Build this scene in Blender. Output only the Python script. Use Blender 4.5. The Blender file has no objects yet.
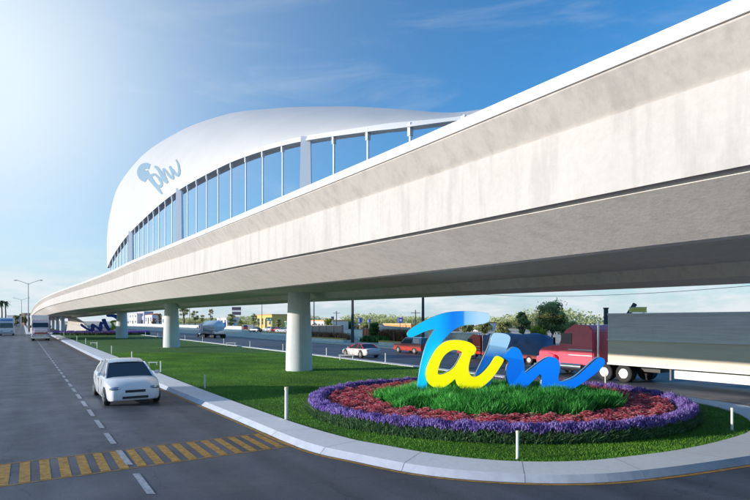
import bpy, math, random
import numpy as np
from mathutils import Vector, Matrix
R = math.radians
rng = np.random.default_rng(7)
random.seed(7)
scene = bpy.context.scene
col = scene.collection

# ------------------------------------------------------------------ camera constants
F = 545.0; HOR = 321.0; CH = 3.3           # focal (px of 750), horizon row, camera height
def W(px, py, Y):                            # a point seen at (px,py) at depth Y
    return Vector(((px-375)/F*Y, Y, CH+(HOR-py)/F*Y))
DX, DY = -0.543, 0.840                       # direction in which road and bridge run
NX, NY = 0.840, 0.543                        # perpendicular, away from the camera
HEAD = math.atan2(DY, DX)
def den(px): return NX*(px-375)/F+NY
def G(px, p, z=0.0):                         # ground point at lateral offset p seen in column px
    Y = p/den(px); return Vector(((px-375)/F*Y, Y, z))
def PT(p, t, z=0.0):                         # lateral offset p, distance t along the road
    return Vector((p*NX+t*DX, p*NY+t*DY, z))
def tofp(v): return v.x*DX+v.y*DY
def pofp(v): return v.x*NX+v.y*NY

# ------------------------------------------------------------------ materials
MATS = {}
def mat(name, colr, rough=0.6, metal=0.0, noise=0.0, nscale=5.0, bump=0.0, bscale=40.0, emit=0.0, stretch=None, spec=0.5, coat=0.0, dark=None):
    if name in MATS: return MATS[name]
    m = bpy.data.materials.new(name); m.use_nodes = True
    nt = m.node_tree; b = nt.nodes['Principled BSDF']; L = nt.links
    c = (*colr, 1)
    b.inputs['Base Color'].default_value = c
    b.inputs['Roughness'].default_value = rough
    b.inputs['Metallic'].default_value = metal
    b.inputs['Specular IOR Level'].default_value = spec
    if coat: b.inputs['Coat Weight'].default_value = coat
    tc = nt.nodes.new('ShaderNodeTexCoord'); mp = nt.nodes.new('ShaderNodeMapping')
    L.new(tc.outputs['Object'], mp.inputs['Vector'])
    if stretch: mp.inputs['Scale'].default_value = stretch
    if noise > 0:
        n = nt.nodes.new('ShaderNodeTexNoise'); n.inputs['Scale'].default_value = nscale
        n.inputs['Detail'].default_value = 6; n.inputs['Roughness'].default_value = 0.65
        L.new(mp.outputs[0], n.inputs['Vector'])
        r = nt.nodes.new('ShaderNodeValToRGB')
        r.color_ramp.elements[0].position = 0.3; r.color_ramp.elements[1].position = 0.7
        d = dark if dark else tuple(v*(1-noise) for v in colr)
        r.color_ramp.elements[0].color = (*d, 1)
        r.color_ramp.elements[1].color = (*[min(1, v*(1+noise*0.5)) for v in colr], 1)
        L.new(n.outputs['Fac'], r.inputs['Fac']); L.new(r.outputs['Color'], b.inputs['Base Color'])
    if bump > 0:
        n2 = nt.nodes.new('ShaderNodeTexNoise'); n2.inputs['Scale'].default_value = bscale; n2.inputs['Detail'].default_value = 5
        L.new(mp.outputs[0], n2.inputs['Vector'])
        bp = nt.nodes.new('ShaderNodeBump'); bp.inputs['Strength'].default_value = bump; bp.inputs['Distance'].default_value = 0.02
        L.new(n2.outputs['Fac'], bp.inputs['Height']); L.new(bp.outputs['Normal'], b.inputs['Normal'])
    if emit > 0:
        b.inputs['Emission Color'].default_value = c; b.inputs['Emission Strength'].default_value = emit
    MATS[name] = m; return m

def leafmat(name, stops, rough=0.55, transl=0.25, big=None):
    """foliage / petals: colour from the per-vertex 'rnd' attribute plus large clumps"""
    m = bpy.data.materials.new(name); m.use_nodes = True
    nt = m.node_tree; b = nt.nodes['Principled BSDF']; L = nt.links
    a = nt.nodes.new('ShaderNodeAttribute'); a.attribute_name = 'rnd_shade'
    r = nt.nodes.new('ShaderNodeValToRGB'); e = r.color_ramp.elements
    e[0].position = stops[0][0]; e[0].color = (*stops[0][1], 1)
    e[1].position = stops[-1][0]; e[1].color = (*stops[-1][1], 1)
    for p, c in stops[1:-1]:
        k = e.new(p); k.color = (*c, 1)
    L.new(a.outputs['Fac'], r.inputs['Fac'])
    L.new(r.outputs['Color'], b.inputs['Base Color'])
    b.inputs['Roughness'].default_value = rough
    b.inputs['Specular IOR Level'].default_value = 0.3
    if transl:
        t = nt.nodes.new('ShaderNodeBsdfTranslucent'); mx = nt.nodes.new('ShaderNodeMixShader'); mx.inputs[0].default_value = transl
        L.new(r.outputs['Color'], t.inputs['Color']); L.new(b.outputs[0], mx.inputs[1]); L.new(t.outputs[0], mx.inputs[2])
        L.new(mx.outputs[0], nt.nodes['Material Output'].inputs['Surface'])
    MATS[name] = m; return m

def concrete(name, base, streak=0.25):
    m = bpy.data.materials.new(name); m.use_nodes = True
    nt = m.node_tree; b = nt.nodes['Principled BSDF']; L = nt.links
    tc = nt.nodes.new('ShaderNodeTexCoord')
    def noise(scale, st, detail=6, rough=.6):
        mp = nt.nodes.new('ShaderNodeMapping'); mp.inputs['Scale'].default_value = st
        L.new(tc.outputs['Object'], mp.inputs['Vector'])
        n = nt.nodes.new('ShaderNodeTexNoise'); n.inputs['Scale'].default_value = scale
        n.inputs['Detail'].default_value = detail; n.inputs['Roughness'].default_value = rough
        L.new(mp.outputs[0], n.inputs['Vector']); return n
    def ramp(n, p0, c0, p1, c1):
        r = nt.nodes.new('ShaderNodeValToRGB')
        r.color_ramp.elements[0].position = p0; r.color_ramp.elements[0].color = (c0, c0, c0, 1)
        r.color_ramp.elements[1].position = p1; r.color_ramp.elements[1].color = (c1, c1, c1, 1)
        L.new(n.outputs['Fac'], r.inputs['Fac']); return r
    def mul(a, bb):
        x = nt.nodes.new('ShaderNodeMix'); x.data_type = 'RGBA'; x.blend_type = 'MULTIPLY'; x.inputs[0].default_value = 1
        L.new(a, x.inputs[6]); L.new(bb, x.inputs[7]); return x.outputs[2]
    rgb = nt.nodes.new('ShaderNodeRGB'); rgb.outputs[0].default_value = (*base, 1)
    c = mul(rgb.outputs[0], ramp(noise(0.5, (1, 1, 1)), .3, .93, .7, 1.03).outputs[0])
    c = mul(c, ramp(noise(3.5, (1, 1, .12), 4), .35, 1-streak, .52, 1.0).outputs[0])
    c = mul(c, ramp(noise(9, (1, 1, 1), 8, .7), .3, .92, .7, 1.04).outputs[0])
    L.new(c, b.inputs['Base Color']); b.inputs['Roughness'].default_value = .75
    bp = nt.nodes.new('ShaderNodeBump'); bp.inputs['Strength'].default_value = .25; bp.inputs['Distance'].default_value = .02
    L.new(noise(14, (1, 1, 1), 8, .7).outputs['Fac'], bp.inputs['Height']); L.new(bp.outputs[0], b.inputs['Normal'])
    MATS[name] = m; return m

M_conc = concrete('girder_bounce_concrete', (.93, .85, .79), .10)  # girder underside coloured lighter to stand in for light bounced off the ground
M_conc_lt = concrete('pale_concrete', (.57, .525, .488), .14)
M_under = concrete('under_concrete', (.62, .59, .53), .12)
M_conc_soffit = concrete('soffit_concrete', (.52, .49, .45), .1)
M_pillar = concrete('pillar_concrete', (.72, .74, .76), .1)
M_side = concrete('sidewalk_concrete', (.90, .89, .92), .0)
M_white = mat('white_steel', (.66, .65, .65), .4, noise=.05, nscale=.6)
M_shell = mat('shell_white', (.60, .575, .56), .42, noise=.06, nscale=.35, bump=.05, bscale=6)
M_asph = None
M_dark = mat('dark_rubber', (.02, .02, .022), .75)
M_glass = mat('dark_glass', (.03, .045, .06), .06, spec=.8)
M_chrome = mat('chrome', (.75, .76, .78), .18, 1.0)
M_plast = mat('black_plastic', (.03, .03, .032), .5)
M_lamp = mat('lamp_glass', (.42, .46, .50), .08, metal=.5, spec=.8)
M_post = mat('post_white', (.82, .82, .80), .4, noise=.1, nscale=20)
M_yellow = mat('kerb_yellow', (.62, .36, .04), .7, noise=.25, nscale=4)
M_trunk = mat('bark', (.14, .10, .07), .9, noise=.4, nscale=12, bump=.4)
M_metalgrey = mat('grey_metal', (.35, .36, .38), .45, .6)

def asphalt():
    m = bpy.data.materials.new('asphalt'); m.use_nodes = True
    nt = m.node_tree; b = nt.nodes['Principled BSDF']; L = nt.links
    tc = nt.nodes.new('ShaderNodeTexCoord')
    mp = nt.nodes.new('ShaderNodeMapping'); mp.inputs['Rotation'].default_value = (0, 0, -HEAD)
    L.new(tc.outputs['Object'], mp.inputs['Vector'])
    mp2 = nt.nodes.new('ShaderNodeMapping'); mp2.inputs['Scale'].default_value = (.08, 1, 1); L.new(mp.outputs[0], mp2.inputs['Vector'])
    def N(v, s, d=6, r=.6):
        n = nt.nodes.new('ShaderNodeTexNoise'); n.inputs['Scale'].default_value = s; n.inputs['Detail'].default_value = d; n.inputs['Roughness'].default_value = r
        L.new(v, n.inputs['Vector']); return n.outputs['Fac']
    def RMP(f, p0, c0, p1, c1):
        r = nt.nodes.new('ShaderNodeValToRGB'); e = r.color_ramp.elements
        e[0].position = p0; e[0].color = (*c0, 1); e[1].position = p1; e[1].color = (*c1, 1); L.new(f, r.inputs['Fac']); return r.outputs[0]
    def mul(a, bb):
        x = nt.nodes.new('ShaderNodeMix'); x.data_type = 'RGBA'; x.blend_type = 'MULTIPLY'; x.inputs[0].default_value = 1
        L.new(a, x.inputs[6]); L.new(bb, x.inputs[7]); return x.outputs[2]
    c = RMP(N(mp.outputs[0], .35), .3, (.075, .080, .104), .7, (.122, .128, .155))
    c = mul(c, RMP(N(mp2.outputs[0], 1.6, 5), .3, (.78,)*3, .7, (1.12,)*3))
    c = mul(c, RMP(N(tc.outputs['Object'], 45, 3, .8), .3, (.65,)*3, .7, (1.35,)*3))
    wv = nt.nodes.new('ShaderNodeTexWave'); wv.wave_type = 'BANDS'; wv.bands_direction = 'Y'; wv.inputs['Scale'].default_value = .19; wv.inputs['Distortion'].default_value = 1.2; wv.inputs['Detail'].default_value = 3; wv.inputs['Detail Scale'].default_value = .4
    L.new(mp.outputs[0], wv.inputs['Vector']); c = mul(c, RMP(wv.outputs['Fac'], .2, (.86,)*3, .8, (1.08,)*3))
    mpc = nt.nodes.new('ShaderNodeVectorMath'); mpc.operation = 'ADD'; L.new(mp.outputs[0], mpc.inputs[0])
    nz = nt.nodes.new('ShaderNodeTexNoise'); nz.inputs['Scale'].default_value = 1.1; nz.inputs['Detail'].default_value = 6; L.new(mp.outputs[0], nz.inputs['Vector']); L.new(nz.outputs['Color'], mpc.inputs[1])
    vo = nt.nodes.new('ShaderNodeTexVoronoi'); vo.feature = 'DISTANCE_TO_EDGE'; vo.inputs['Scale'].default_value = .33; L.new(mpc.outputs[0], vo.inputs['Vector'])
    c = mul(c, RMP(vo.outputs['Distance'], .0, (.62,)*3, .007, (1.0,)*3))
    c = mul(c, RMP(N(mp.outputs[0], .55, 2, .5), .62, (1.0,)*3, .70, (.84,)*3))
    L.new(c, b.inputs['Base Color'])
    rr = RMP(N(mp.outputs[0], .8), .3, (.5,)*3, .7, (.72,)*3); L.new(rr, b.inputs['Roughness'])
    bp = nt.nodes.new('ShaderNodeBump'); bp.inputs['Strength'].default_value = .5; bp.inputs['Distance'].default_value = .01
    L.new(N(tc.outputs['Object'], 70, 3, .7), bp.inputs['Height']); L.new(bp.outputs[0], b.inputs['Normal'])
    return m
M_asph = asphalt()
M_paint = mat('road_paint_white', (.42, .44, .48), .65, noise=.5, nscale=9)
M_paint_o = mat('road_paint_ochre', (.50, .27, .05), .75, noise=.55, nscale=7)
M_dirt = mat('dry_earth', (.74, .56, .40), .95, noise=.35, nscale=.25, bump=.3, bscale=3)
M_lawn = mat('lawn_soil_green', (.07, .21, .022), .9, noise=.45, nscale=1.3, bump=.5, bscale=30)

# ------------------------------------------------------------------ mesh builder
class MB:
    def __init__(s): s.v = []; s.f = []
    def add(s, vs, fs):
        o = len(s.v); s.v += [tuple(x) for x in vs]; s.f += [tuple(i+o for i in f) for f in fs]; return s
    def box(s, c, d, rz=0, taper=1.0, ry=0):
        x, y, z = d[0]/2, d[1]/2, d[2]/2
        P = []
        M = Matrix.Rotation(rz, 3, 'Z') @ Matrix.Rotation(ry, 3, 'Y')
        for sz in (-1, 1):
            k = taper if sz > 0 else 1
            for sx, sy in ((-1,-1),(1,-1),(1,1),(-1,1)):
                P.append(Vector(c)+M@Vector((sx*x*k, sy*y*k, sz*z)))
        return s.add(P, [(3,2,1,0),(4,5,6,7),(0,1,5,4),(1,2,6,5),(2,3,7,6),(3,0,4,7)])
    def cyl(s, a, b, r0, r1=None, n=12, caps=True):
        if r1 is None: r1 = r0
        a = Vector(a); b = Vector(b); ax = (b-a).normalized()
        u = ax.orthogonal().normalized(); w = ax.cross(u)
        P = []
        for c, r in ((a, r0), (b, r1)):
            for i in range(n):
                t = 2*math.pi*i/n; P.append(c+(u*math.cos(t)+w*math.sin(t))*r)
        fs = [(i, (i+1) % n, n+(i+1) % n, n+i) for i in range(n)]
        if caps: fs += [tuple(range(n))[::-1], tuple(range(n, 2*n))]
        return s.add(P, fs)
    def tube(s, pts, rs, n=8):
        pts = [Vector(p) for p in pts]; rings = []
        for i, p in enumerate(pts):
            t = (pts[min(i+1, len(pts)-1)]-pts[max(i-1, 0)]).normalized()
            u = t.cross(Vector((0, 0, 1)))
            if u.length < .05: u = t.cross(Vector((1, 0, 0)))
            u.normalize(); w = t.cross(u); r = rs[i] if hasattr(rs, '__len__') else rs
            rings.append([p+(u*math.cos(2*math.pi*k/n)+w*math.sin(2*math.pi*k/n))*r for k in range(n)])
        return s.loft(rings)
    def loft(s, rings, caps=True, closed=True):
        n = len(rings[0]); P = [p for r in rings for p in r]; fs = []
        for j in range(len(rings)-1):
            for i in range(n if closed else n-1):
                a = j*n+i; b = j*n+(i+1) % n
                fs.append((a, b, b+n, a+n))
        if caps and closed:
            fs.append(tuple(range(n))[::-1]); fs.append(tuple(range((len(rings)-1)*n, len(rings)*n)))
        return s.add(P, fs)
    def prism(s, prof, y0, y1, k0=1, k1=1):     # side profile (x,z) extruded over y
        n = len(prof)
        P = [(x, y0, z) for x, z in prof]+[(x, y1, z) for x, z in prof]
        return s.add(P, [tuple(range(n)), tuple(range(n, 2*n))[::-1]]+[(i, i+n, (i+1) % n+n, (i+1) % n) for i in range(n)])
    def quad(s, a, b, c, d): return s.add([a, b, c, d], [(0, 1, 2, 3)])
    def build(s, name, m, parent=None, smooth=False, bevel=0, sharp=35):
        me = bpy.data.meshes.new(name); me.from_pydata(s.v, [], s.f); me.update()
        import bmesh
        bm = bmesh.new(); bm.from_mesh(me); bmesh.ops.recalc_face_normals(bm, faces=bm.faces)
        if bevel:
            es = [e for e in bm.edges if len(e.link_faces) == 2 and e.calc_face_angle(0) > R(30)]
            bmesh.ops.bevel(bm, geom=es, offset=bevel, segments=2, affect='EDGES', clamp_overlap=True)
        bm.to_mesh(me); bm.free()
        if smooth or bevel:
            me.shade_smooth(); me.set_sharp_from_angle(angle=R(sharp))
        me.materials.append(m)
        o = bpy.data.objects.new(name, me); col.objects.link(o)
        if parent: o.parent = parent
        return o

def npmesh(name, V, Fc, m, rnd_shade=None, parent=None):   # big triangle / quad soups, numpy
    me = bpy.data.meshes.new(name)
    V = np.asarray(V, dtype=np.float32); Fc = np.asarray(Fc, dtype=np.int32)
    me.vertices.add(len(V)); me.vertices.foreach_set('co', V.ravel())
    k = Fc.shape[1]
    me.loops.add(Fc.size); me.loops.foreach_set('vertex_index', Fc.ravel())
    me.polygons.add(len(Fc)); me.polygons.foreach_set('loop_start', np.arange(0, Fc.size, k, dtype=np.int32))
    me.update(calc_edges=True)
    if rnd_shade is not None:
        a = me.attributes.new('rnd_shade', 'FLOAT', 'POINT'); a.data.foreach_set('value', np.asarray(rnd_shade, dtype=np.float32))
    me.materials.append(m)
    o = bpy.data.objects.new(name, me); col.objects.link(o)
    if parent: o.parent = parent
    return o

def tag(o, label, cat, group=None, kind=None):
    o['label'] = label; o['category'] = cat
    if group: o['group'] = group
    if kind: o['kind'] = kind
    return o
def thing(name, label, cat, loc=(0,0,0), rz=0, group=None, scale=1):
    o = bpy.data.objects.new(name, None); o.empty_display_size = .3; col.objects.link(o)
    o.location = loc; o.rotation_euler = (0, 0, rz); o.scale = (scale,)*3
    return tag(o, label, cat, group)
def struct(o): o['kind'] = 'structure'; return o
def dup(root, loc, rz, label, group=None, scale=None):
    r = root.copy(); col.objects.link(r); r.location = loc; r.rotation_euler = (0, 0, rz); r['label'] = label
    if group: r['group'] = group
    if scale: r.scale = (scale,)*3
    for ch in list(root.children):
        c = ch.copy(); col.objects.link(c); c.parent = r
        for g in list(ch.children):
            d = g.copy(); col.objects.link(d); d.parent = c
    return r
def cr(pts, n=6, closed=False):               # Catmull-Rom through points (any dimension)
    P = [np.array(p, dtype=float) for p in pts]; out = []; N = len(P)
    rngi = range(N if closed else N-1)
    for i in rngi:
        if closed: a, b, c, d = P[(i-1) % N], P[i], P[(i+1) % N], P[(i+2) % N]
        else: a, b, c, d = P[max(i-1, 0)], P[i], P[i+1], P[min(i+2, N-1)]
        for k in range(n):
            t = k/n
            out.append(.5*((2*b)+(-a+c)*t+(2*a-5*b+4*c-d)*t*t+(-a+3*b-3*c+d)*t**3))
    if not closed: out.append(P[-1])
    return out

def flat(name, poly, z, m):                   # flat polygon sheet, triangulated
    import bmesh
    me = bpy.data.meshes.new(name); bm = bmesh.new()
    f = bm.faces.new([bm.verts.new((p[0], p[1], z)) for p in poly])
    bmesh.ops.recalc_face_normals(bm, faces=bm.faces)
    if f.normal.z < 0: f.normal_flip()
    bmesh.ops.triangulate(bm, faces=bm.faces, ngon_method='EAR_CLIP')
    bm.to_mesh(me); bm.free(); me.materials.append(m)
    o = bpy.data.objects.new(name, me); col.objects.link(o); return o

def inpoly(X, Y, poly):
    r = np.zeros(len(X), bool); n = len(poly)
    for i in range(n):
        x0, y0 = poly[i][:2]; x1, y1 = poly[(i+1) % n][:2]
        if y0 == y1: continue
        c = ((y0 > Y) != (y1 > Y)) & (X < (x1-x0)*(Y-y0)/(y1-y0)+x0)
        r ^= c
    return r

# ================================================================== SETTING
struct(flat('ground', [(-3000, -300), (3000, -300), (3000, 6000), (-3000, 6000)], 0.0, M_dirt))
# left road (towards the camera) and the highway beyond the island join around the island's nose
def strip(name, p0, p1, t0, t1, z, m):
    a, b, c, d = PT(p0, t0), PT(p1, t0), PT(p1, t1), PT(p0, t1)
    return flat(name, [a, b, c, d], z, m)
struct(strip('road', -8.5, 37.0, -60, 800, .004, M_asph))

TL = 165.0
def PTy(p, Y): X = (p-NY*Y)/NX; return (X, Y)
outer = [PTy(5.3, 150), PTy(5.3, 100), PTy(5.3, 60), PTy(5.45, 40), PTy(5.7, 26.8), PTy(5.95, 18), (-1.95, 14.16), (-.44, 12.76), (1.1, 11.65),
         (2.76, 11.14), (4.5, 11.1), (6.3, 11.6), (8.66, 12.55), (11.0, 13.6), (13.0, 15.2), (14.1, 17.2), (14.3, 19.2), (13.6, 21.6), (12.1, 24.5), PTy(23.6, 30),
         PTy(23.6, 45), PTy(23.6, 70), PTy(23.6, 110), PTy(23.6, 165)]
inner = [PTy(7.0, 150), PTy(7.0, 100), PTy(7.0, 60), PTy(7.0, 40), PTy(6.95, 26.8), PTy(7.05, 18), (-.9, 14.9), (.2, 13.9), (1.6, 12.85), (3.05, 12.3), (4.6, 12.3), (6.0, 12.75), (7.6, 13.45),
         (9.3, 14.5), (10.8, 15.7), (11.9, 17.3), (12.5, 19.0), (12.5, 20.8), (11.4, 23.7), PTy(22.75, 30), PTy(22.75, 45), PTy(22.75, 70), PTy(22.75, 110), PTy(22.75, 165)]
OUT = cr(outer, 6); INN = cr(inner, 6)
def band(name, A, B, z0, z1, m, skirt=True):
    mb = MB(); n = len(A)
    vs = [(a[0], a[1], z1) for a in A]+[(b[0], b[1], z1) for b in B]
    fs = [(i, i+1, n+i+1, n+i) for i in range(n-1)]
    if skirt:
        vs += [(a[0], a[1], z0) for a in A]; fs += [(i, 2*n+i, 2*n+i+1, i+1) for i in range(n-1)]
        k = len(vs); vs += [(b[0], b[1], z0) for b in B]; fs += [(n+i, n+i+1, k+i+1, k+i) for i in range(n-1)]
    mb.add(vs, fs); return mb.build(name, m)
def shrink(A, B, f): return [a+(b-a)*f for a, b in zip(A, B)]
# kerb face slopes in; walkway on top
kmid = shrink(OUT, INN, .13)
def sloped(name, A, B, z0, z1, m):
    mb = MB(); n = len(A)
    vs = [(a[0], a[1], z0) for a in A]+[(b[0], b[1], z1) for b in B]
    mb.add(vs, [(i, i+1, n+i+1, n+i) for i in range(n-1)]); return mb.build(name, m)
M_kerb = mat('kerb_face', (.5, .53, .62), .7, noise=.15, nscale=3)
struct(sloped('kerb', OUT, kmid, .0, .14, M_kerb))
sw = band('sidewalk', kmid, INN, .0, .141, M_side); struct(sw)
lawn_poly = [tuple(p) for p in INN]
struct(flat('lawn', lawn_poly, .10, M_lawn))
mb = MB(); acc = 0
for i in range(1, len(OUT)-1):
    acc += float(np.linalg.norm(OUT[i]-OUT[i-1]))
    if acc < 2.4: continue
    acc = 0; a = OUT[i]; b = INN[i]; tt = (OUT[i+1]-OUT[i-1]); tt = tt/np.linalg.norm(tt)*.006; k_ = kmid[i]
    mb.quad((*(k_-tt), .1435), (*(k_+tt), .1435), (*(b+tt), .1435), (*(b-tt), .1435))
    o_ = (a-b)/np.linalg.norm(a-b)*.006
    mb.quad((*(a-tt+o_), .003), (*(a+tt+o_), .003), (*(k_+tt+o_), .1435), (*(k_-tt+o_), .1435))
struct(mb.build('pavement_joints', mat('joint_dark', (.36, .36, .38), .9)))
# ochre edge line on the road along the kerb
def offs(A, d):
    out = []
    for i, a in enumerate(A):
        t = A[min(i+1, len(A)-1)]-A[max(i-1, 0)]; t = t/np.linalg.norm(t)
        out.append(a+np.array([-t[1], t[0]])*d)
    return out
sgn = -1
_t = offs(OUT, sgn*.10)
if pofp(Vector((*_t[10], 0))) > pofp(Vector((*OUT[10], 0))): sgn = 1
struct(band('edge_line', offs(OUT, sgn*.05), offs(OUT, sgn*.15), 0, .009, M_paint_o, skirt=False))

# lane dashes
mb = MB()
y = 10.35-2.12*3
while y < 125:
    a = PTy(1.98, y); b = PTy(2.12, y); c = PTy(2.12, y+1.38); d = PTy(1.98, y+1.38)
    mb.quad((*a, .013), (*b, .013), (*c, .013), (*d, .013)); y += 2.12
struct(mb.build('lane_dashes', M_paint))
mb = MB()
for p, s in ((30.2, 3.0),):
    t = 0
    while t < 300:
        mb.quad(PT(p-.06, t, .01), PT(p+.06, t, .01), PT(p+.06, t+s, .01), PT(p-.06, t+s, .01)); t += 9
for p in (24.3, 36.4, -7.6):
    mb.quad(PT(p-.06, -40, .01), PT(p+.06, -40, .01), PT(p+.06, 600, .01), PT(p-.06, 600, .01))
struct(mb.build('highway_lines', M_paint))
# pedestrian crossing: ochre bars between two thin lines
mb = MB()
A0 = Vector((-2.75, 16.3, 0)); A1 = Vector((-8.56, 12.45, 0)); B0 = Vector((-1.75, 14.72, 0)); B1 = Vector((-7.51, 10.86, 0))
ua = (A1-A0).normalized(); ub = (B1-B0).normalized()
q = .376; s = .0; k = 0
while s < 13.5:
    a0 = A0+ua*s; a1 = A0+ua*(s+.2); b0 = B0+ub*s; b1 = B0+ub*(s+.2)
    mb.quad(*[(v.x, v.y, .0085) for v in (a0, a1, b1, b0)]); s += q
for P0, u, w in ((A0, ua, 1), (B0, ub, -1)):
    n = Vector((-u.y, u.x, 0))*-w
    a = P0-u*.1+n*.03; b = P0+u*14+n*.03
    mb.quad(*[(v.x, v.y, .0085) for v in (a, b, b+n*.05, a+n*.05)])
struct(mb.build('crosswalk', M_paint_o))
# pavement beyond highway and median far up the left road
o = MB().box(tuple(PT(38.3, 350, .06)), (900, 2.4, .12), HEAD).build('pavement', mat('tan_pavement', (.72, .60, .48), .85, noise=.2, nscale=1.5)); struct(o)
o = MB().box(tuple(PT(1.2, 330, .07)), (360, .9, .14), HEAD).build('median', M_side); struct(o)
# grass blades on the lawn (near part)
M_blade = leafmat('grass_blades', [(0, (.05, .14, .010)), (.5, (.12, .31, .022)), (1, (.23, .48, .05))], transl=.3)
def blades(name, X, Y, Z, h, w, m, lean=.5, seg=1, parent=None, shade=None):
    n = len(X); th = rng.uniform(0, 2*np.pi, n); ph = rng.uniform(0, 2*np.pi, n)
    hh = h*rng.uniform(.55, 1.15, n); ww = w*rng.uniform(.7, 1.3, n); ln = lean*rng.uniform(0, 1, n)*hh
    base = np.stack([X, Y, Z], 1); sd = np.stack([np.cos(th), np.sin(th), 0*th], 1)*ww[:, None]/2
    tip = base+np.stack([np.cos(ph)*ln, np.sin(ph)*ln, hh], 1)
    r = rng.uniform(0, 1, n) if shade is None else np.clip(shade+rng.uniform(-.25, .25, n), 0, 1)
    if seg == 1:
        V = np.stack([base-sd, base+sd, tip], 1).reshape(-1, 3); Fc = np.arange(3*n).reshape(n, 3)
        return npmesh(name, V, Fc, m, np.repeat(r, 3), parent)
    mid = base+np.stack([np.cos(ph)*ln*.25, np.sin(ph)*ln*.25, hh*.6], 1)
    V = np.stack([base-sd, base+sd, mid+sd*.8, mid-sd*.8, tip], 1).reshape(-1, 3)
    i = np.arange(n)*5
    Fc = np.concatenate([np.stack([i, i+1, i+2], 1), np.stack([i, i+2, i+3], 1), np.stack([i+3, i+2, i+4], 1)])
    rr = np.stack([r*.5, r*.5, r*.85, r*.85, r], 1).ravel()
    return npmesh(name, V, Fc, m, rr, parent)
def scatter_pt(n, p0, p1, Y0, Y1, power=1.6):
    u = rng.uniform(0, 1, n); Yv = Y0+(Y1-Y0)*u**power; p = rng.uniform(p0, p1, n)
    X = (p-NY*Yv)/NX; return X, Yv
BCX, BCY, BRX, BRY = 4.35, 20.3, 6.85, 6.25      # flower bed
def ell(X, Y, rx=BRX, ry=BRY, cx=BCX, cy=BCY): return np.hypot((X-cx)/rx, (Y-cy)/ry)
X, Y = scatter_pt(330000, 6.5, 23, 11.5, 55, 1.7)
k = inpoly(X, Y, lawn_poly) & (ell(X, Y) > .98); X = X[k]; Y = Y[k]
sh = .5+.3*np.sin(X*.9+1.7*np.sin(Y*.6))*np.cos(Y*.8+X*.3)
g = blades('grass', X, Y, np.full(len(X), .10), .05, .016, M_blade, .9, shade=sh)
g.data.vertices  # keep
tag(g, 'short mown green grass covering the island under the bridge', 'grass', kind='stuff')

# ================================================================== FLOWER BED
M_lavleaf = leafmat('lavender_leaf', [(0, (.05, .10, .04)), (.6, (.12, .24, .10)), (1, (.22, .36, .16))])
M_lavfl = leafmat('lavender_flower', [(0, (.17, .09, .42)), (.5, (.38, .24, .74)), (1, (.68, .52, .97))], transl=.35)
M_redleaf = leafmat('bedding_leaf', [(0, (.02, .05, .015)), (.6, (.05, .13, .03)), (1, (.12, .24, .05))])
M_redfl = leafmat('red_petals', [(0, (.85, .07, .15)), (.5, (1.0, .28, .36)), (1, (1.0, .68, .64))], transl=.15)
M_mound = leafmat('tall_blades', [(0, (.02, .09, .02)), (.4, (.05, .29, .05)), (.75, (.11, .56, .10)), (1, (.36, .85, .24))], transl=.35)
def ring_pts(n, r0, r1, cx=BCX, cy=BCY, rx=BRX, ry=BRY):
    a = rng.uniform(0, 2*np.pi, n); r = np.sqrt(rng.uniform(r0*r0, r1*r1, n))
    return cx+rx*r*np.cos(a), cy+ry*r*np.sin(a), r
def heads(X, Y, Z, r, h, n=5, tilt=.3, up=True):   # small cones (petal heads) or bipyramids (spikes)
    N = len(X); V = []; th0 = rng.uniform(0, 6.28, N)
    tx = rng.normal(0, tilt, N)*h; ty = rng.normal(0, tilt, N)*h
    c = np.stack([X, Y, Z], 1)
    ring = [c+np.stack([np.cos(th0+2*np.pi*i/n)*r*.999, np.sin(th0+2*np.pi*i/n)*r, (0.4*h if not up else h*.5)+0*r], 1)+np.stack([tx*.4, ty*.4, 0*r], 1) for i in range(n)]
    top = c+np.stack([tx, ty, h], 1) if not up else c+np.stack([tx*.3, ty*.3, h*.12], 1)
    allv = np.stack(ring+[c if not up else c-np.array([0, 0, .0]), top], 1)       # n ring, bottom, top
    i0 = np.arange(N)*(n+2); Fs = []
    for i in range(n):
        j = (i+1) % n
        Fs.append(np.stack([i0+i, i0+j, i0+n+1], 1))
        if not up: Fs.append(np.stack([i0+j, i0+i, i0+n], 1))
    return allv.reshape(-1, 3), np.concatenate(Fs), n+2

def merge(parts):
    V = []; Fc = []; Rn = []; o = 0
    for v, f, r in parts: V.append(v); Fc.append(f+o); Rn.append(r); o += len(v)
    return np.concatenate(V), np.concatenate(Fc), np.concatenate(Rn)

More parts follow.
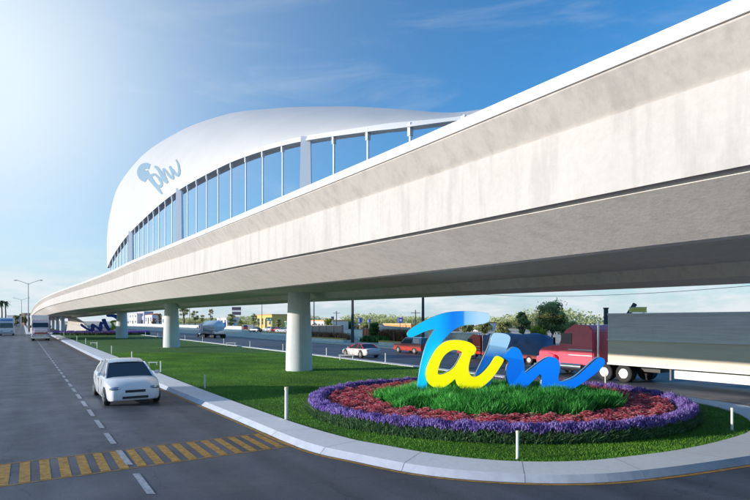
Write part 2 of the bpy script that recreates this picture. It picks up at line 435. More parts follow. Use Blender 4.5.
def lavender(cx, cy, rx, ry, nleaf, nfl, label, hgt=.47, sz=1.0):
    X, Y, r = ring_pts(nleaf, .90, 1.0, cx, cy, rx, ry)
    prof = np.clip(1-(abs(r-.95)/.056)**5, .25, 1)
    lv = blades('lavender_leaves', X, Y, np.full(nleaf, .09), 1.0, .028*sz, M_lavleaf, .35, 2)
    me = lv.data                                     # scale the heights by ring profile
    co = np.empty(len(me.vertices)*3, np.float32); me.vertices.foreach_get('co', co); co = co.reshape(-1, 5, 3)
    co[:, :, 2] = .09+(co[:, :, 2]-.09)*(hgt*.8*prof)[:, None]; me.vertices.foreach_set('co', co.ravel())
    tag(lv, label[0], 'lavender', kind='stuff')
    X, Y, r = ring_pts(nfl, .905, .990, cx, cy, rx, ry)
    prof = np.clip(1-(abs(r-.95)/.060)**4, .25, 1)
    wob = .06*np.sin(X*7)*np.sin(Y*6.3)
    Z = .09+(hgt*(.80+.16*rng.uniform(-1, 1, nfl))+wob)*prof
    rr = .0115*sz*rng.uniform(.8, 1.25, nfl); hh = .12*rng.uniform(.7, 1.2, nfl)*sz**.5
    V, Fc, k = heads(X, Y, Z, rr, hh, 4, .28, False)
    rn = np.repeat(np.clip(.5+wob*4+rng.uniform(-.4, .4, nfl), 0, 1), k)
    o = npmesh('lavender_flowers', V, Fc, M_lavfl, rn); tag(o, label[1], 'lavender', kind='stuff')
lavender(BCX, BCY, BRX, BRY, 60000, 32000, ('dark green lavender foliage hedge ringing the near flower bed', 'purple lavender flower spikes ringing the near flower bed'))

# red bedding plants between lavender and mound
MCX, MCY, MRX, MRY = 4.42, 19.75, 4.15, 3.35
X, Y, r = ring_pts(90000, .3, .885)
k = ell(X, Y, MRX, MRY, MCX, MCY) > 1.0; X = X[k]; Y = Y[k]
clump = .5+.5*np.sin(X*6.1+2*np.sin(Y*2.1))*np.sin(Y*6.7+1.5*np.sin(X*1.7))
o = blades('bedding_leaves', X, Y, np.full(len(X), .09)+.10*clump, .27, .035, M_redleaf, 1.2, 2)
tag(o, 'dark green leaves of the red bedding flowers', 'bedding plants', kind='stuff')
X, Y, r = ring_pts(90000, .3, .885)
k = ell(X, Y, MRX, MRY, MCX, MCY) > 1.02; X = X[k]; Y = Y[k]
clump = .5+.5*np.sin(X*6.1+2*np.sin(Y*2.1))*np.sin(Y*6.7+1.5*np.sin(X*1.7))
k = clump+rng.uniform(-.4, .4, len(X)) > .42; X = X[k]; Y = Y[k]; clump = clump[k]
V, Fc, kk = heads(X, Y, .33+.17*clump+rng.uniform(-.06, .09, len(X)),   .037*rng.uniform(.6, 1.35, len(X)), .05*rng.uniform(.6, 1.4, len(X)), 6, .5, True)
o = npmesh('red_flowers', V, Fc, M_redfl, np.repeat(rng.uniform(0, 1, len(X)), kk))
tag(o, 'massed small red and coral flowers around the green mound', 'red flowers', kind='stuff')
# soil disc under the bed
M_soil = mat('bed_soil', (.035, .03, .018), .95, noise=.4, nscale=4)
pl = [(BCX+BRX*.99*math.cos(a), BCY+BRY*.99*math.sin(a)) for a in np.linspace(0, 2*np.pi, 96, endpoint=False)]
struct(flat('flower_bed_soil', pl, .108, M_soil))
# central mound of tall bright grass
n = 62000
a = rng.uniform(0, 2*np.pi, n); r = np.sqrt(rng.uniform(0, 1, n))
edge = 1+.05*np.sin(a*9)+.04*np.sin(a*17+1)
X = MCX+MRX*r*np.cos(a)*edge; Y = MCY+MRY*r*np.sin(a)*edge
Z = .06+.30*np.sqrt(np.clip(1-r*r, 0, 1))+.09*np.sin(X*4.3+2*np.sin(Y*3))*np.sin(Y*5.1+X)
sh = .55+.25*np.sin(X*3+np.sin(Y*4))*np.sin(Y*3.3)-.12*(X-MCX)/MRX  # last term paints the left, sunward side of the mound lighter
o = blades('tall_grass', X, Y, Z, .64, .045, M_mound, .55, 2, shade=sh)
tag(o, 'bright green tall grass mound at the base of the script sign', 'grass', kind='stuff')

# ================================================================== BRIDGE
# plan line of the near parapet: (Y, p of fascia, height of parapet top)
ST = [(-14, 7, 6.3), (-6, 7, 6.45), (5, 7, 6.82), (12, 7, 6.96), (20, 7, 7.16), (28, 7, 7.35), (40, 7, 7.66), (50, 7, 7.80), (64, 6.35, 7.88),
      (79, 5.2, 7.85), (95, 4.1, 7.75), (109, 3.4, 7.6), (141, 2.95, 7.4), (200, 3.2, 7.3), (311, 4.0, 7.1), (430, 4.9, 6.0)]
STC = cr([(PTy(p, Y)[0], Y, z) for Y, p, z in ST], 7)
def soff(Y): return -(2.15+.0125*min(max(Y, 0), 45))
DW = 15.0                                      # deck width
def section(part, i):
    P = STC; a = P[max(i-1, 0)]; b = P[min(i+1, len(P)-1)]
    t = np.array([b[0]-a[0], b[1]-a[1]]); t /= np.linalg.norm(t); n = np.array([t[1], -t[0]])   # right of travel = away from camera
    if n[0] < 0: n = -n
    z = P[i][2]; s = soff(P[i][1])
    pts = part(s)
    return [Vector((P[i][0]+n[0]*q, P[i][1]+n[1]*q, max(z+h, -.3))) for q, h in pts]
def deckpart(name, prof, m, parent, closed=True):
    rings = [section(prof, i) for i in range(len(STC))]
    mb = MB(); mb.loft(rings, caps=closed, closed=closed); return mb.build(name, m, parent)
bridge = thing('bridge', 'long pale concrete road bridge crossing above the green island', 'bridge')
deckpart('parapet', lambda s: [(-.30, 0), (-.30, -.19), (.06, -.66), (.0, -.675), (.0, -1.76), (.07, -1.76), (.07, -1.62), (.5, -1.62), (.5, -.9), (.0, -.17), (.0, 0)], M_conc_lt, bridge)
deckpart('parapet_cap', lambda s: [(-.34, .035), (-.34, -.16), (-.304, -.16), (-.304, .004), (.05, .004), (.05, .035)], M_white, bridge)
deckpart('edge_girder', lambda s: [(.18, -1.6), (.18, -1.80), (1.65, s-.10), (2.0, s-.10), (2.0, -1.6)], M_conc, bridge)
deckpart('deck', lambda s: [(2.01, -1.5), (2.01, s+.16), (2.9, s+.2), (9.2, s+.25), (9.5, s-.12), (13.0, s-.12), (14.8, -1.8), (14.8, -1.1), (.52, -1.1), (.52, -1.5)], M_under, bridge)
deckpart('parapet', lambda s: [(14.82, -1.8), (14.82, -1.1), (14.5, -1.095), (14.6, 0), (15.5, 0), (15.0, -.7), (15.0, -1.75)], M_conc_lt, bridge)
deckpart('road_surface', lambda s: [(.54, -1.09), (14.46, -1.09), (14.46, -1.05), (.54, -1.05)], M_asph, bridge)

# pillars
def pillar(loc, top, rb, rt, parent):
    mb = MB(); rings = []
    for z, r in ((.0, rb), (.06, rb), (.5, rb*.99), (top*.35, rb*.965), (top*.7, (rb+rt)/2*.97), (top-.05, rt), (top+.6, rt)):
        rings.append([Vector((loc[0]+r*math.cos(a), loc[1]+r*math.sin(a), .1+z)) for a in np.linspace(0, 2*np.pi, 40, endpoint=False)])
    mb.loft(rings); return mb.build('pillar', M_pillar, parent, smooth=True)
pillar((-4.92, 35.3), 4.75, .86, .71, bridge)
pillar((-24.8, 66.4), 4.9, .97, .79, bridge)
pillar((-47.6, 102.5), 4.9, 1.05, .86, bridge)
for px, Y, top in ((62.3, 180, 4.4), (57.0, 207, 4.4), (52.8, 237, 4.4), (49.2, 272, 4.3)):
    pillar(((px-375)/F*Y, Y), top, .76, .66, bridge)

# ================================================================== ARCH SHELL
I_px = [(108, 268), (113, 257), (126, 238), (150, 214), (177, 192), (217, 169.5), (250, 155.5), (297, 142.5), (363, 132.5), (396, 128.6), (446, 122), (490, 117), (540, 112)]
I_pts = [G(px, 7.6)+Vector((0, 0, CH+(HOR-py)/F*(7.6/den(px)))) for px, py in I_px]
O_px = [(107.2, 266, 7.9), (107, 238, 8.4), (110.5, 212, 9.5), (119, 185, 11), (143, 155, 12.5), (180, 131, 13), (225, 114.7, 13), (275, 108.2, 12.5), (338, 106.3, 11.5), (392, 108.6, 10), (446, 112.5, 9), (490, 108.5, 8.2), (540, 108, 7.8)]
O_pts = [G(px, p)+Vector((0, 0, CH+(HOR-py)/F*(p/den(px)))) for px, py, p in O_px]
NI = 10
Ic = [Vector(v) for v in cr([tuple(v) for v in I_pts], NI)]
Oc = [Vector(v) for v in cr([tuple(v) for v in O_pts], NI)]
NU = len(Ic); NV = 16
nrm = Vector((-NX, -NY, 0))
def S(ui, v):                                   # front skin of the shell
    i = min(int(ui), NU-2); f = ui-i
    a = Ic[i].lerp(Ic[i+1], f); o = Oc[i].lerp(Oc[i+1], f)
    d = (o-a).length
    m_ = (a+o)/2; tc_ = Vector((-m_.x, -m_.y, CH-m_.z)).normalized()
    c = m_+tc_*d*.34
    # flat lower fascia then the swelling blade
    return a*(1-v)**2+c*2*v*(1-v)+o*v*v
arch = thing('arch_shell', 'white sweeping steel arch canopy standing on the bridge deck', 'arch', group=None)
mb = MB(); rows = [[S(i, j/NV) for j in range(NV+1)] for i in range(NU)]
mb.loft(rows, caps=False, closed=False)
back = []
for i in range(NU):
    o = Oc[i]; a = Ic[i]; d = (o-a).length; u = i/(NU-1); w = .15+.5*math.sin(math.pi*min(1, u*1.02))**.7*(1-.35*u)
    ib = a-nrm*w+Vector((0, 0, .05)); c = (o+ib)/2+Vector((0, 0, d*.02))
    back.append([o*(1-v)**2+c*2*v*(1-v)+ib*v*v for v in [k/10 for k in range(11)]])
mb.loft(back, caps=False, closed=False)
mb.build('canopy', M_shell, arch, smooth=True, sharp=50)
mb = MB(); mb.loft([[b[-1], a] for a, b in zip(Ic, back)], caps=False, closed=False)
mb.build('underside', mat('underside_brightened', (.86, .84, .84), .5), arch)  # paler than the shell, so its colour offsets the shadow here
mb = MB(); rr = []
for i in range(NU):
    a = Ic[i]; up = (S(i, .08)-a).normalized(); dn = max(.14, min(.42, .06*(Oc[i]-a).length+.1))
    rr.append([a-nrm*.25-up*.05, a+nrm*.07-up*.05, a+nrm*.10+up*dn, a-nrm*.05+up*dn])
mb.loft(rr); mb.build('rim', M_white, arch)
# hangers between the parapet and the arch
def nearI(Y):
    for i in range(NU-1):
        y0, y1 = Ic[i].y, Ic[i+1].y
        if (y0-Y)*(y1-Y) <= 0 and y0 != y1:
            return Ic[i].lerp(Ic[i+1], (Y-y0)/(y1-y0))
    return None
def topz(Y):
    for i in range(len(STC)-1):
        if STC[i][1] <= Y <= STC[i+1][1]:
            f = (Y-STC[i][1])/(STC[i+1][1]-STC[i][1]); return STC[i][2]*(1-f)+STC[i+1][2]*f
M_post2 = mat('hanger_paint', (.82, .84, .90), .4)
for k in range(-4, 26):
    Y = 17.4+1.56*k
    a = nearI(Y)
    if a is None: continue
    z0 = topz(Y)-1.1; thick = (k % 9 == 0)
    if a.z < z0+.9: continue
    b = Vector(PTy(7.6, Y)+(z0,)); a = Vector((b.x, b.y, a.z+.1))
    mb = MB()
    if thick:
        r = .15; mb.loft([[b+Vector((r*1.35*c, r*1.35*s, 0)) for c, s in ((1, 1), (-1, 1), (-1, -1), (1, -1))], [a+Vector((r*c, r*s, 0)) for c, s in ((1, 1), (-1, 1), (-1, -1), (1, -1))]])
        mb.build('post', M_post2, arch)
    else:
        mb.cyl(b, a, .035, .035, 8)
        mb.box((a.x, a.y, a.z-.17), (.1, .1, .3), HEAD)
        mb.build('hanger', M_post2, arch, smooth=True)
# faded script lettering on the shell
Grid = []
for i in range(0, (NU-1)*4+1):
    for j in range(0, 41):
        q = S(i/4, j/40); Grid.append((375+F*q.x/q.y, HOR-F*(q.z-CH)/q.y, i/4, j/40))
Gd = np.array(Grid)
def inv(px, py):
    d = (Gd[:, 0]-px)**2+(Gd[:, 1]-py)**2; k = np.argsort(d)[:5]; w = 1/(d[k]+.02)
    return (Gd[k, 2]*w).sum()/w.sum(), (Gd[k, 3]*w).sum()/w.sum()
def onshell(px, py, off=.018):
    u, v = inv(px, py); q = S(u, v); du = S(min(u+.2, NU-1.001), v)-S(max(u-.2, 0), v); dv = S(u, min(v+.02, 1))-S(u, max(v-.02, 0))
    n = du.cross(dv).normalized()
    if n.dot(Vector((0, 0, CH))-q) < 0: n = -n
    return q+n*off
strokes = [([(200, 168), (160, 158), (122, 178), (108, 225), (128, 275), (165, 300)], [26, 30, 33, 36, 34, 24]),
           ([(160, 205), (170, 245), (205, 290), (250, 345), (295, 405), (322, 438)], [22, 26, 22, 18, 13, 8]),
           ([(245, 245), (212, 258), (222, 300), (262, 350), (305, 365), (318, 335), (292, 285), (250, 240)], [12, 13, 14, 15, 14, 12, 12, 10]),
           ([(245, 165), (280, 185), (312, 240), (338, 300), (378, 328)], [10, 15, 16, 14, 12]),
           ([(378, 328), (352, 270), (332, 190), (362, 215), (398, 262), (432, 285), (425, 240), (398, 165)], [12, 11, 9, 11, 12, 12, 10, 9]),
           ([(398, 165), (430, 205), (462, 245), (485, 250), (494, 200), (482, 140), (462, 98)], [9, 12, 13, 13, 11, 9, 6])]
mb = MB()
for pts, ws in strokes:
    pc = cr([(130+x/10, 150+y/10, w/10) for (x, y), w in zip(pts, ws)], 4)
    L_, R_ = [], []
    for i, c in enumerate(pc):
        t = pc[min(i+1, len(pc)-1)][:2]-pc[max(i-1, 0)][:2]; t = t/(np.linalg.norm(t)+1e-9); nn = np.array([-t[1], t[0]])
        L_.append(onshell(*(c[:2]+nn*c[2]))); R_.append(onshell(*(c[:2]-nn*c[2])))
    mb.loft([[l, r] for l, r in zip(L_, R_)], caps=False, closed=False)
o = mb.build('lettering', mat('faded_blue_paint', (.20, .31, .40), .5), arch); o['label'] = 'pale blue script Tam lettering'

# ================================================================== SCRIPT SIGN
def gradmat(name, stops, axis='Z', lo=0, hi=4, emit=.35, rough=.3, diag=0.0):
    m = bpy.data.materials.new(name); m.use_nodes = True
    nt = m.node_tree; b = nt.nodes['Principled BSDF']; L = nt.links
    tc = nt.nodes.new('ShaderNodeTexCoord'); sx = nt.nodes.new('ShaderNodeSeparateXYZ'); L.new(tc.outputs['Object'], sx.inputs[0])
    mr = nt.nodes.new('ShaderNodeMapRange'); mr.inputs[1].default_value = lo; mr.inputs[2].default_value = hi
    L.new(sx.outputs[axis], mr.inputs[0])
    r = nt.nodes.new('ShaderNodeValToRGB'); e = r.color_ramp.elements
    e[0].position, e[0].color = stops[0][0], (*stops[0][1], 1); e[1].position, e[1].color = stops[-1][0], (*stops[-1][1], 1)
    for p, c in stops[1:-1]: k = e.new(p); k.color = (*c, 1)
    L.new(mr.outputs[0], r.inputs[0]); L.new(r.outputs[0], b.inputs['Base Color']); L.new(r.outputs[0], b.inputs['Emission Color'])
    b.inputs['Emission Strength'].default_value = emit; b.inputs['Roughness'].default_value = rough  # letter faces glow by themselves where the sun leaves them unlit
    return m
def letter(name, outl, holes, conv, Y, depth, mface, parent):
    cu = bpy.data.curves.new(name, 'CURVE'); cu.dimensions = '2D'; cu.fill_mode = 'BOTH'; cu.extrude = depth/2; cu.bevel_depth = .012; cu.bevel_resolution = 1
    for o in [outl]+holes:
        pts = cr([conv(x, y) for x, y in o], 5, True)
        sp = cu.splines.new('POLY'); sp.points.add(len(pts)-1); sp.use_cyclic_u = True
        for k, p in enumerate(pts): sp.points[k].co = (p[0], p[1], 0, 1)
    tmp = bpy.data.objects.new('tmp', cu); col.objects.link(tmp)
    bpy.context.view_layer.update()
    me = bpy.data.meshes.new_from_object(tmp.evaluated_get(bpy.context.evaluated_depsgraph_get()))
    bpy.data.objects.remove(tmp)
    me.transform(Matrix.Translation((0, Y, 0)) @ Matrix.Rotation(R(90), 4, 'X'))
    # faces on the front and back carry the colour, the returns are polished metal
    me.materials.clear(); me.materials.append(mface); me.materials.append(M_return)
    for p in me.polygons: p.material_index = 0 if abs(p.normal.y) > .5 else 1
    ob = bpy.data.objects.new(name, me); col.objects.link(ob); ob.parent = parent; return ob
M_return = mat('polished_return', (.78, .80, .84), .12, 1.0)
SY = 19.8
SIGN0 = Vector(((505-375)/F*SY, SY, .1))
def cv(x0, y0, s):
    def f(x, y):
        px = x0+x/s; py = y0+y/s
        return ((px-375)/F*SY-SIGN0.x, CH+(HOR-py)/F*SY-SIGN0.z)
    return f
cA, cB, cC = cv(405, 305, 5.263), cv(460, 325, 6.667), cv(500, 335, 6.818)
M_T = gradmat('letter_sky_blue', [(0, (.0, .50, .86)), (.38, (.0, .42, .9)), (.60, (.0, .20, .82)), (.76, (.01, .26, .86)), (.79, (.20, .52, .9)), (1, (.42, .68, .92))], 'X', -3.35, -.95, .62)  # pale end of the ramp is a reflection painted on the bar tip
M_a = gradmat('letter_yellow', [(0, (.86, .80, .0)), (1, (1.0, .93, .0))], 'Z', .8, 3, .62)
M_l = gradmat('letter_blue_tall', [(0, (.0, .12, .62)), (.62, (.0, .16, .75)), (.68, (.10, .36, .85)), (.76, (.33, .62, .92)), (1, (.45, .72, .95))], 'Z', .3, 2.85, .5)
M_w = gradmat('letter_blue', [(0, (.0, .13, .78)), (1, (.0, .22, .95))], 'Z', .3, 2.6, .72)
sign = thing('letter_sign', 'large blue and yellow script letters Tam standing in the near flower bed', 'sign', SIGN0)
T_out = [(12,150),(30,128),(75,100),(130,72),(190,48),(250,36),(320,34),(390,38),(432,46),(447,64),(438,86),(412,98),(370,102),(315,106),(272,120),(238,145),(205,178),(175,215),(150,265),(128,330),(114,400),(108,470),(64,470),(68,400),(76,345),(90,280),(110,212),(138,158),(156,128),(130,130),(90,144),(58,160),(32,168),(15,164)]
a_out = [(364,232),(355,213),(328,195),(285,185),(235,185),(195,198),(160,228),(127,282),(106,340),(108,385),(130,415),(165,430),(205,422),(235,400),(256,384),(264,406),(282,428),(312,442),(352,440),(400,420),(450,375),(485,325),(505,290),(500,277),(475,266),(458,274),(435,310),(402,348),(372,370),(347,373),(329,356),(325,320),(334,278),(340,262),(352,256)]
a_in = [(166,345),(178,300),(200,262),(232,238),(262,233),(292,247),(274,288),(251,324),(222,347),(190,361),(170,361)]
l_out = [(218,62),(250,54),(300,60),(327,73),(333,95),(318,140),(290,205),(262,265),(225,340),(192,398),(160,432),(130,446),(98,440),(82,405),(102,340),(142,258),(185,165),(202,115)]
w_out = [(14,152),(42,117),(70,91),(96,84),(120,96),(139,130),(153,185),(161,256),(205,228),(260,187),(310,156),(347,150),(380,165),(394,195),(394,240),(384,298),(402,316),(450,308),(510,280),(570,230),(630,176),(662,154),(687,158),(700,178),(690,205),(640,256),(560,316),(480,364),(400,396),(340,412),(290,410),(268,388),(269,340),(275,292),(266,264),(250,272),(200,322),(150,370),(120,396),(92,396),(70,372),(46,312),(36,245),(50,190),(38,165)]
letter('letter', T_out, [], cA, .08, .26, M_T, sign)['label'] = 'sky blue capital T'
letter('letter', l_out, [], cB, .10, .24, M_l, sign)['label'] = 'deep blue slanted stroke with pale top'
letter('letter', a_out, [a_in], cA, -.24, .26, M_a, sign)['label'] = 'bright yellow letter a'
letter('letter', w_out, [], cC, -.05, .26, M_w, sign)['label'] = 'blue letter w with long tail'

# ================================================================== BOLLARDS, LOW RAILS
def bollard_mesh():
    t = thing('bollard', 'x', 'bollard', group='white marker posts along the island edge')
    MB().cyl((0, 0, 0), (0, 0, .60), .036, .034, 14).build('post', M_post, t, smooth=True)
    MB().cyl((0, 0, .60), (0, 0, .66), .041, .038, 14).build('cap', mat('warm_cap', (.85, .74, .55), .4), t, smooth=True)
    MB().cyl((0, 0, -.02), (0, 0, .02), .06, .05, 14).build('foot', M_metalgrey, t, smooth=True)
    return t
B0_ = bollard_mesh(); B0_.location = (3.3, 12.62, .10); B0_['label'] = 'white post on the grass in front of the lavender ring'
grp = 'white marker posts along the island edge'
dup(B0_, (10.45, 15.95, .10), 0, 'white post at the right rounded end of the island', grp)
big = dup(B0_, (-2.86, 17.6, .10), 0, 'taller white post beside the sidewalk left of the flower bed', grp, 1.62)
ords = ['short white post between the white car and the tall post', 'white post just right of the white car beside the rail light', 'white post seen above the roof of the white car', 'fourth white post past the car along the left kerb', 'fifth white post past the car along the left kerb', 'sixth white post past the car along the left kerb', 'seventh white post past the car along the left kerb', 'eighth white post past the car along the left kerb', 'farthest white post along the left kerb near the slim pillars']
for (px, sc), lb in zip([(205, 1.0), (160.8, 1.05), (132, 1.2), (111.7, 1.2), (97.2, 1.15), (85.8, 1.25), (77, 1.25), (70, 1.5), (64, 1.3)], ords):
    v = G(px, 7.25); dup(B0_, (v.x, v.y, .10), 0, lb, grp, sc)
far = [(605.4, 24.0, 'white post behind the bed in front of the big truck'), (385.5, 23.2, 'white post on the highway side left of the yellow letter'), (326.5, 23.2, 'white post on the highway side left of the red sedan'),
       (283, 23.2, 'white post immediately left of the nearest pillar on the highway side'), (250, 23.2, 'tall looking white post midway between the two nearest pillars'), (223.8, 23.2, 'white post at the rear of the tanker truck'),
       (202.6, 23.2, 'white post below the middle of the tanker truck'), (185, 23.2, 'white post just right of the second pillar'), (157.8, 23.2, 'white post just left of the second pillar'), (145.6, 23.2, 'white post midway between second and third pillars')]
for px, p, lb in far:
    v = G(px, p); dup(B0_, (v.x, v.y, .10), 0, lb, grp, 1.15 if px != 605.4 else .9)
# low flood-light bars on two legs
def railmesh():
    t = thing('light_bar', 'x', 'light bar', group='low white light bars on the lawn')
    MB().box((0, 0, .30), (1.0, .16, .09)).build('housing', M_post, t, bevel=.015)
    for s in (-1, 1): MB()  .cyl((s*.4, 0, 0), (s*.4, 0, .26), .035, .035, 8).build('leg', M_post, t, smooth=True)
    return t
r0 = railmesh(); r0.scale = (.7,)*3; v = G(153, 7.9); r0.location = (v.x, v.y, .1); r0['label'] = 'low white bar on the grass directly right of the white car'
for px, p, rz, lb in ((93.5, 8.0, 0, 'low white bar farther back along the left kerb'), (346.5, 22.3, 0, 'low white bar on the highway side below the red sedan'), (231, 22.3, 0, 'low white bar on the highway side below the tanker tail')):
    v = G(px, p); dup(r0, (v.x, v.y, .1), rz, lb, 'low white light bars on the lawn', 1.3 if px > 200 else .9)

# ================================================================== VEHICLES
def section_ring(x, w, z0, z1, n=20, e=3.2, top=None):
    out = []
    for i in range(n):
        a = 2*math.pi*(i+.5)/n; c, s = math.cos(a), math.sin(a)
        yy = w*math.copysign(abs(c)**(2/e), c); zz = math.copysign(abs(s)**(2/e), s)
        if top and zz > 0: yy *= 1-(1-top)*zz
        out.append(Vector((x, yy, (z0+z1)/2+(z1-z0)/2*zz)))
    return out
def wheel(parent, x, y, r=.33, w=.22):
    o = MB().cyl((x, y-w/2, r), (x, y+w/2, r), r, r, 22).build('wheel', M_dark, parent, bevel=.03)
    s = 1 if y > 0 else -1
    mb = MB().cyl((x, y+s*(w/2-.02), r), (x, y+s*(w/2+.012), r), r*.62, r*.55, 20)
    for k in range(5):
        a = k*2*math.pi/5; mb.box((x+math.cos(a)*r*.32, y+s*(w/2+.02), r+math.sin(a)*r*.32), (r*.5, .02, r*.12), 0, 1, -a)
    mb.build('rim', mat('alloy', (.5, .5, .5), .35, .7), o)
    return o
def car(name, label, cat, loc, rz, paint, L=4.7, Wd=1.8, H=1.45, group=None, roof=None, style='sedan', scale=1, detail=True):
    t = thing(name, label, cat, loc, rz, group, scale)
    h = Wd/2; f = L/2; sed = style == 'sedan'; belt = H*(.64 if sed else .62)
    # x, width factor, underside, shoulder height, crown height
    if sed:
        st = [(-f, .74, .42, .80, .84), (-f+.06, .86, .34, .93, .98), (-f+.30, .95, .24, .99, 1.05), (-f+.95, 1, .20, 1.0, 1.06), (0, 1, .18, .985, 1.0), (f-1.5, 1, .19, .97, 1.0), (f-.95, .99, .20, .93, .985), (f-.45, .95, .20, .84, .90), (f-.16, .87, .22, .74, .79), (f-.03, .78, .26, .62, .66), (f, .70, .32, .54, .56)]
        cab = [(-f+.50, .99), (-f+1.25, 1.44), (-f+1.9, 1.56), (f-2.7, 1.555), (f-2.25, 1.46), (f-1.25, .975)]
    else:
        st = [(-f, .94, .38, .98, .99), (-f+.06, 1, .3, 1.0, 1.01), (0, 1, .28, 1, 1.01), (f-1.3, 1, .28, 1, 1.02), (f-.15, .98, .28, .95, .98), (f-.02, .95, .32, .90, .92), (f, .93, .36, .86, .88)]
        cab = [(-f+.08, 1), (-f+.2, 1.56), (-f+.5, 1.6), (f-2.0, 1.6), (f-1.8, 1.55), (f-1.25, 1)]
    cab = [(x, z*belt) for x, z in cab]
    kz = (H-cab[2][1])/(cab[2][1]-belt); cab = [(x, z+(z-belt)*kz if z > belt else z) for x, z in cab]
    rings = []
    for x, w, zb, zs, zc in cr(st, 4):
        w *= h; zs *= belt; zc *= belt; zm = zb+(zs-zb)*.5
        half = [(.72*w, zb), (.93*w, zb+.02), (.985*w, zb+(zs-zb)*.18), (1.0*w, zm), (.992*w, zb+(zs-zb)*.72), (.965*w, zs-.035), (.90*w, zs), (.6*w, zc-.008), (.3*w, zc)]
        rings.append([Vector((x, yy, zz)) for yy, zz in half]+[Vector((x, 0, zc+.005))]+[Vector((x, -yy, zz)) for yy, zz in half[::-1]])
    MB().loft(rings).build('body', paint, t, smooth=True, sharp=38)
    g = [(x, h*(.90-.24*max(0, (z-belt)/(H-belt))), z) for x, z in cab]
    zb_ = belt*.93
    def grow(k): return [[Vector((x, -h*.90, zb_)), Vector((x, -w, z-.01)), Vector((x, w, z-.01)), Vector((x, h*.90, zb_))] for x, w, z in k]
    MB().loft(grow(g)).build('windows', M_glass, t)
    rp = roof or paint
    mb = MB()
    gg = g[1:-1]
    mb.loft([[Vector((x, -w*1.012, z-.05)), Vector((x, -w*.97, z-.005)), Vector((x, -w*.6, z+.022)), Vector((x, 0, z+.03)), Vector((x, w*.6, z+.022)), Vector((x, w*.97, z-.005)), Vector((x, w*1.012, z-.05))] for x, w, z in [Vector(v) for v in cr(gg, 4)]], caps=False, closed=False)
    for sy in (-1, 1):
        for e0, e1 in ((g[0], g[1]), (g[-1], g[-2])):
            mb.tube([(e0[0], sy*h*.885, zb_+.01), ((e0[0]+e1[0])/2, sy*(e0[1]+e1[1])/2*1.0, (e0[2]+e1[2])/2), (e1[0], sy*e1[1]*.99, e1[2])], .04, 8)
        xm = (g[1][0]+g[-2][0])/2-.1; mb.tube([(xm, sy*h*.905, zb_), (xm, sy*g[2][1]*1.01, g[2][2]-.03)], .035, 6)
        if not sed: mb.box((-f+.75, sy*(h*.80), (belt+H)/2), (1.0, .10, H-belt-.1))
    mb.build('roof', rp, t, smooth=True, sharp=40)
    for sx in (-1, 1):
        for sy in (-1, 1):
            x = (f-.90) if sx > 0 else (-f+.95)
            P = [(x+.40*math.cos(a), .33+.40*math.sin(a)) for a in np.linspace(0, math.pi, 16)]+[(x-.40, .21), (x+.40, .21)]
            MB().prism(P, sy*(h-.14), sy*(h*(.994 if abs(x) < f-.5 else 1)+.004)).build('wheel_arch', M_plast, t)
            wheel(t, x, sy*(h-.105), .325, .225)
    for sy in (-1, 1):
        MB().add(*ellip((f-.20, sy*h*.66, belt*.655 if sed else belt*.7), (.20 if sed else .2, h*.24, .095 if sed else .1))).build('headlight', M_lamp, t, smooth=True)
        MB().add(*ellip((-f+.12, sy*h*.72, belt*.82), (.13, h*.17, .08))).build('tail_light', mat('tail_red', (.45, .02, .02), .3), t, smooth=True)
        mb = MB().add(*ellip((f-1.55, sy*(h+.07), belt*1.10), (.06, .11, .075))); mb.build('mirror', paint, t, smooth=True)
        if detail:
            for xx in (-.95, .05, 1.0): MB().box((xx-.05, sy*h*.9965, belt*.60), (.012, .012, belt*.60)).build('door_gap', M_plast, t)
            MB().box((-.15, sy*(h*.998), belt*.84), (.2, .03, .03)).build('door_handle', M_chrome, t)
            MB().add(*ellip((f-.12, sy*h*.66, .36), (.09, .09, .05))).build('fog_light', M_lamp, t, smooth=True)
    MB().box((f-.04, 0, .36), (.11, h*.95, .13)).build('grille', M_plast, t, bevel=.02)
    MB().box((f-.02, 0, belt*.56), (.07, h*.72, .10)).build('upper_grille', M_plast, t, bevel=.01)
    MB().box((f+.01, 0, belt*.44), (.03, .36, .10)).build('number_plate', M_post, t)
    return t
def ellip(c, r, nu=12, nv=8):
    V = []; Fs = []
    for j in range(nv+1):
        ph = math.pi*j/nv
        for i in range(nu):
            th = 2*math.pi*i/nu; V.append((c[0]+r[0]*math.sin(ph)*math.cos(th), c[1]+r[1]*math.sin(ph)*math.sin(th), c[2]+r[2]*math.cos(ph)))
    for j in range(nv):
        for i in range(nu): Fs.append((j*nu+i, j*nu+(i+1) % nu, (j+1)*nu+(i+1) % nu, (j+1)*nu+i))
    return V, Fs
def paint(name, c, r=.25): return mat(name, c, r, .0, coat=.6)
P_white = paint('car_white', (.80, .81, .84)); P_red = paint('car_red', (.60, .03, .04)); P_dk = paint('car_dark', (.05, .055, .07))
P_silver = paint('car_silver', (.55, .57, .6)); P_blue = paint('car_blue', (.08, .12, .35))
HB = HEAD+math.pi
# white sedan in the near lane, coming towards the camera
v = PTy(3.65, 23.2)
car('white_sedan', 'white sedan driving towards the camera in the near left road', 'car', (v[0], v[1], .01), HB, P_white, 5.3, 2.02, 1.66)

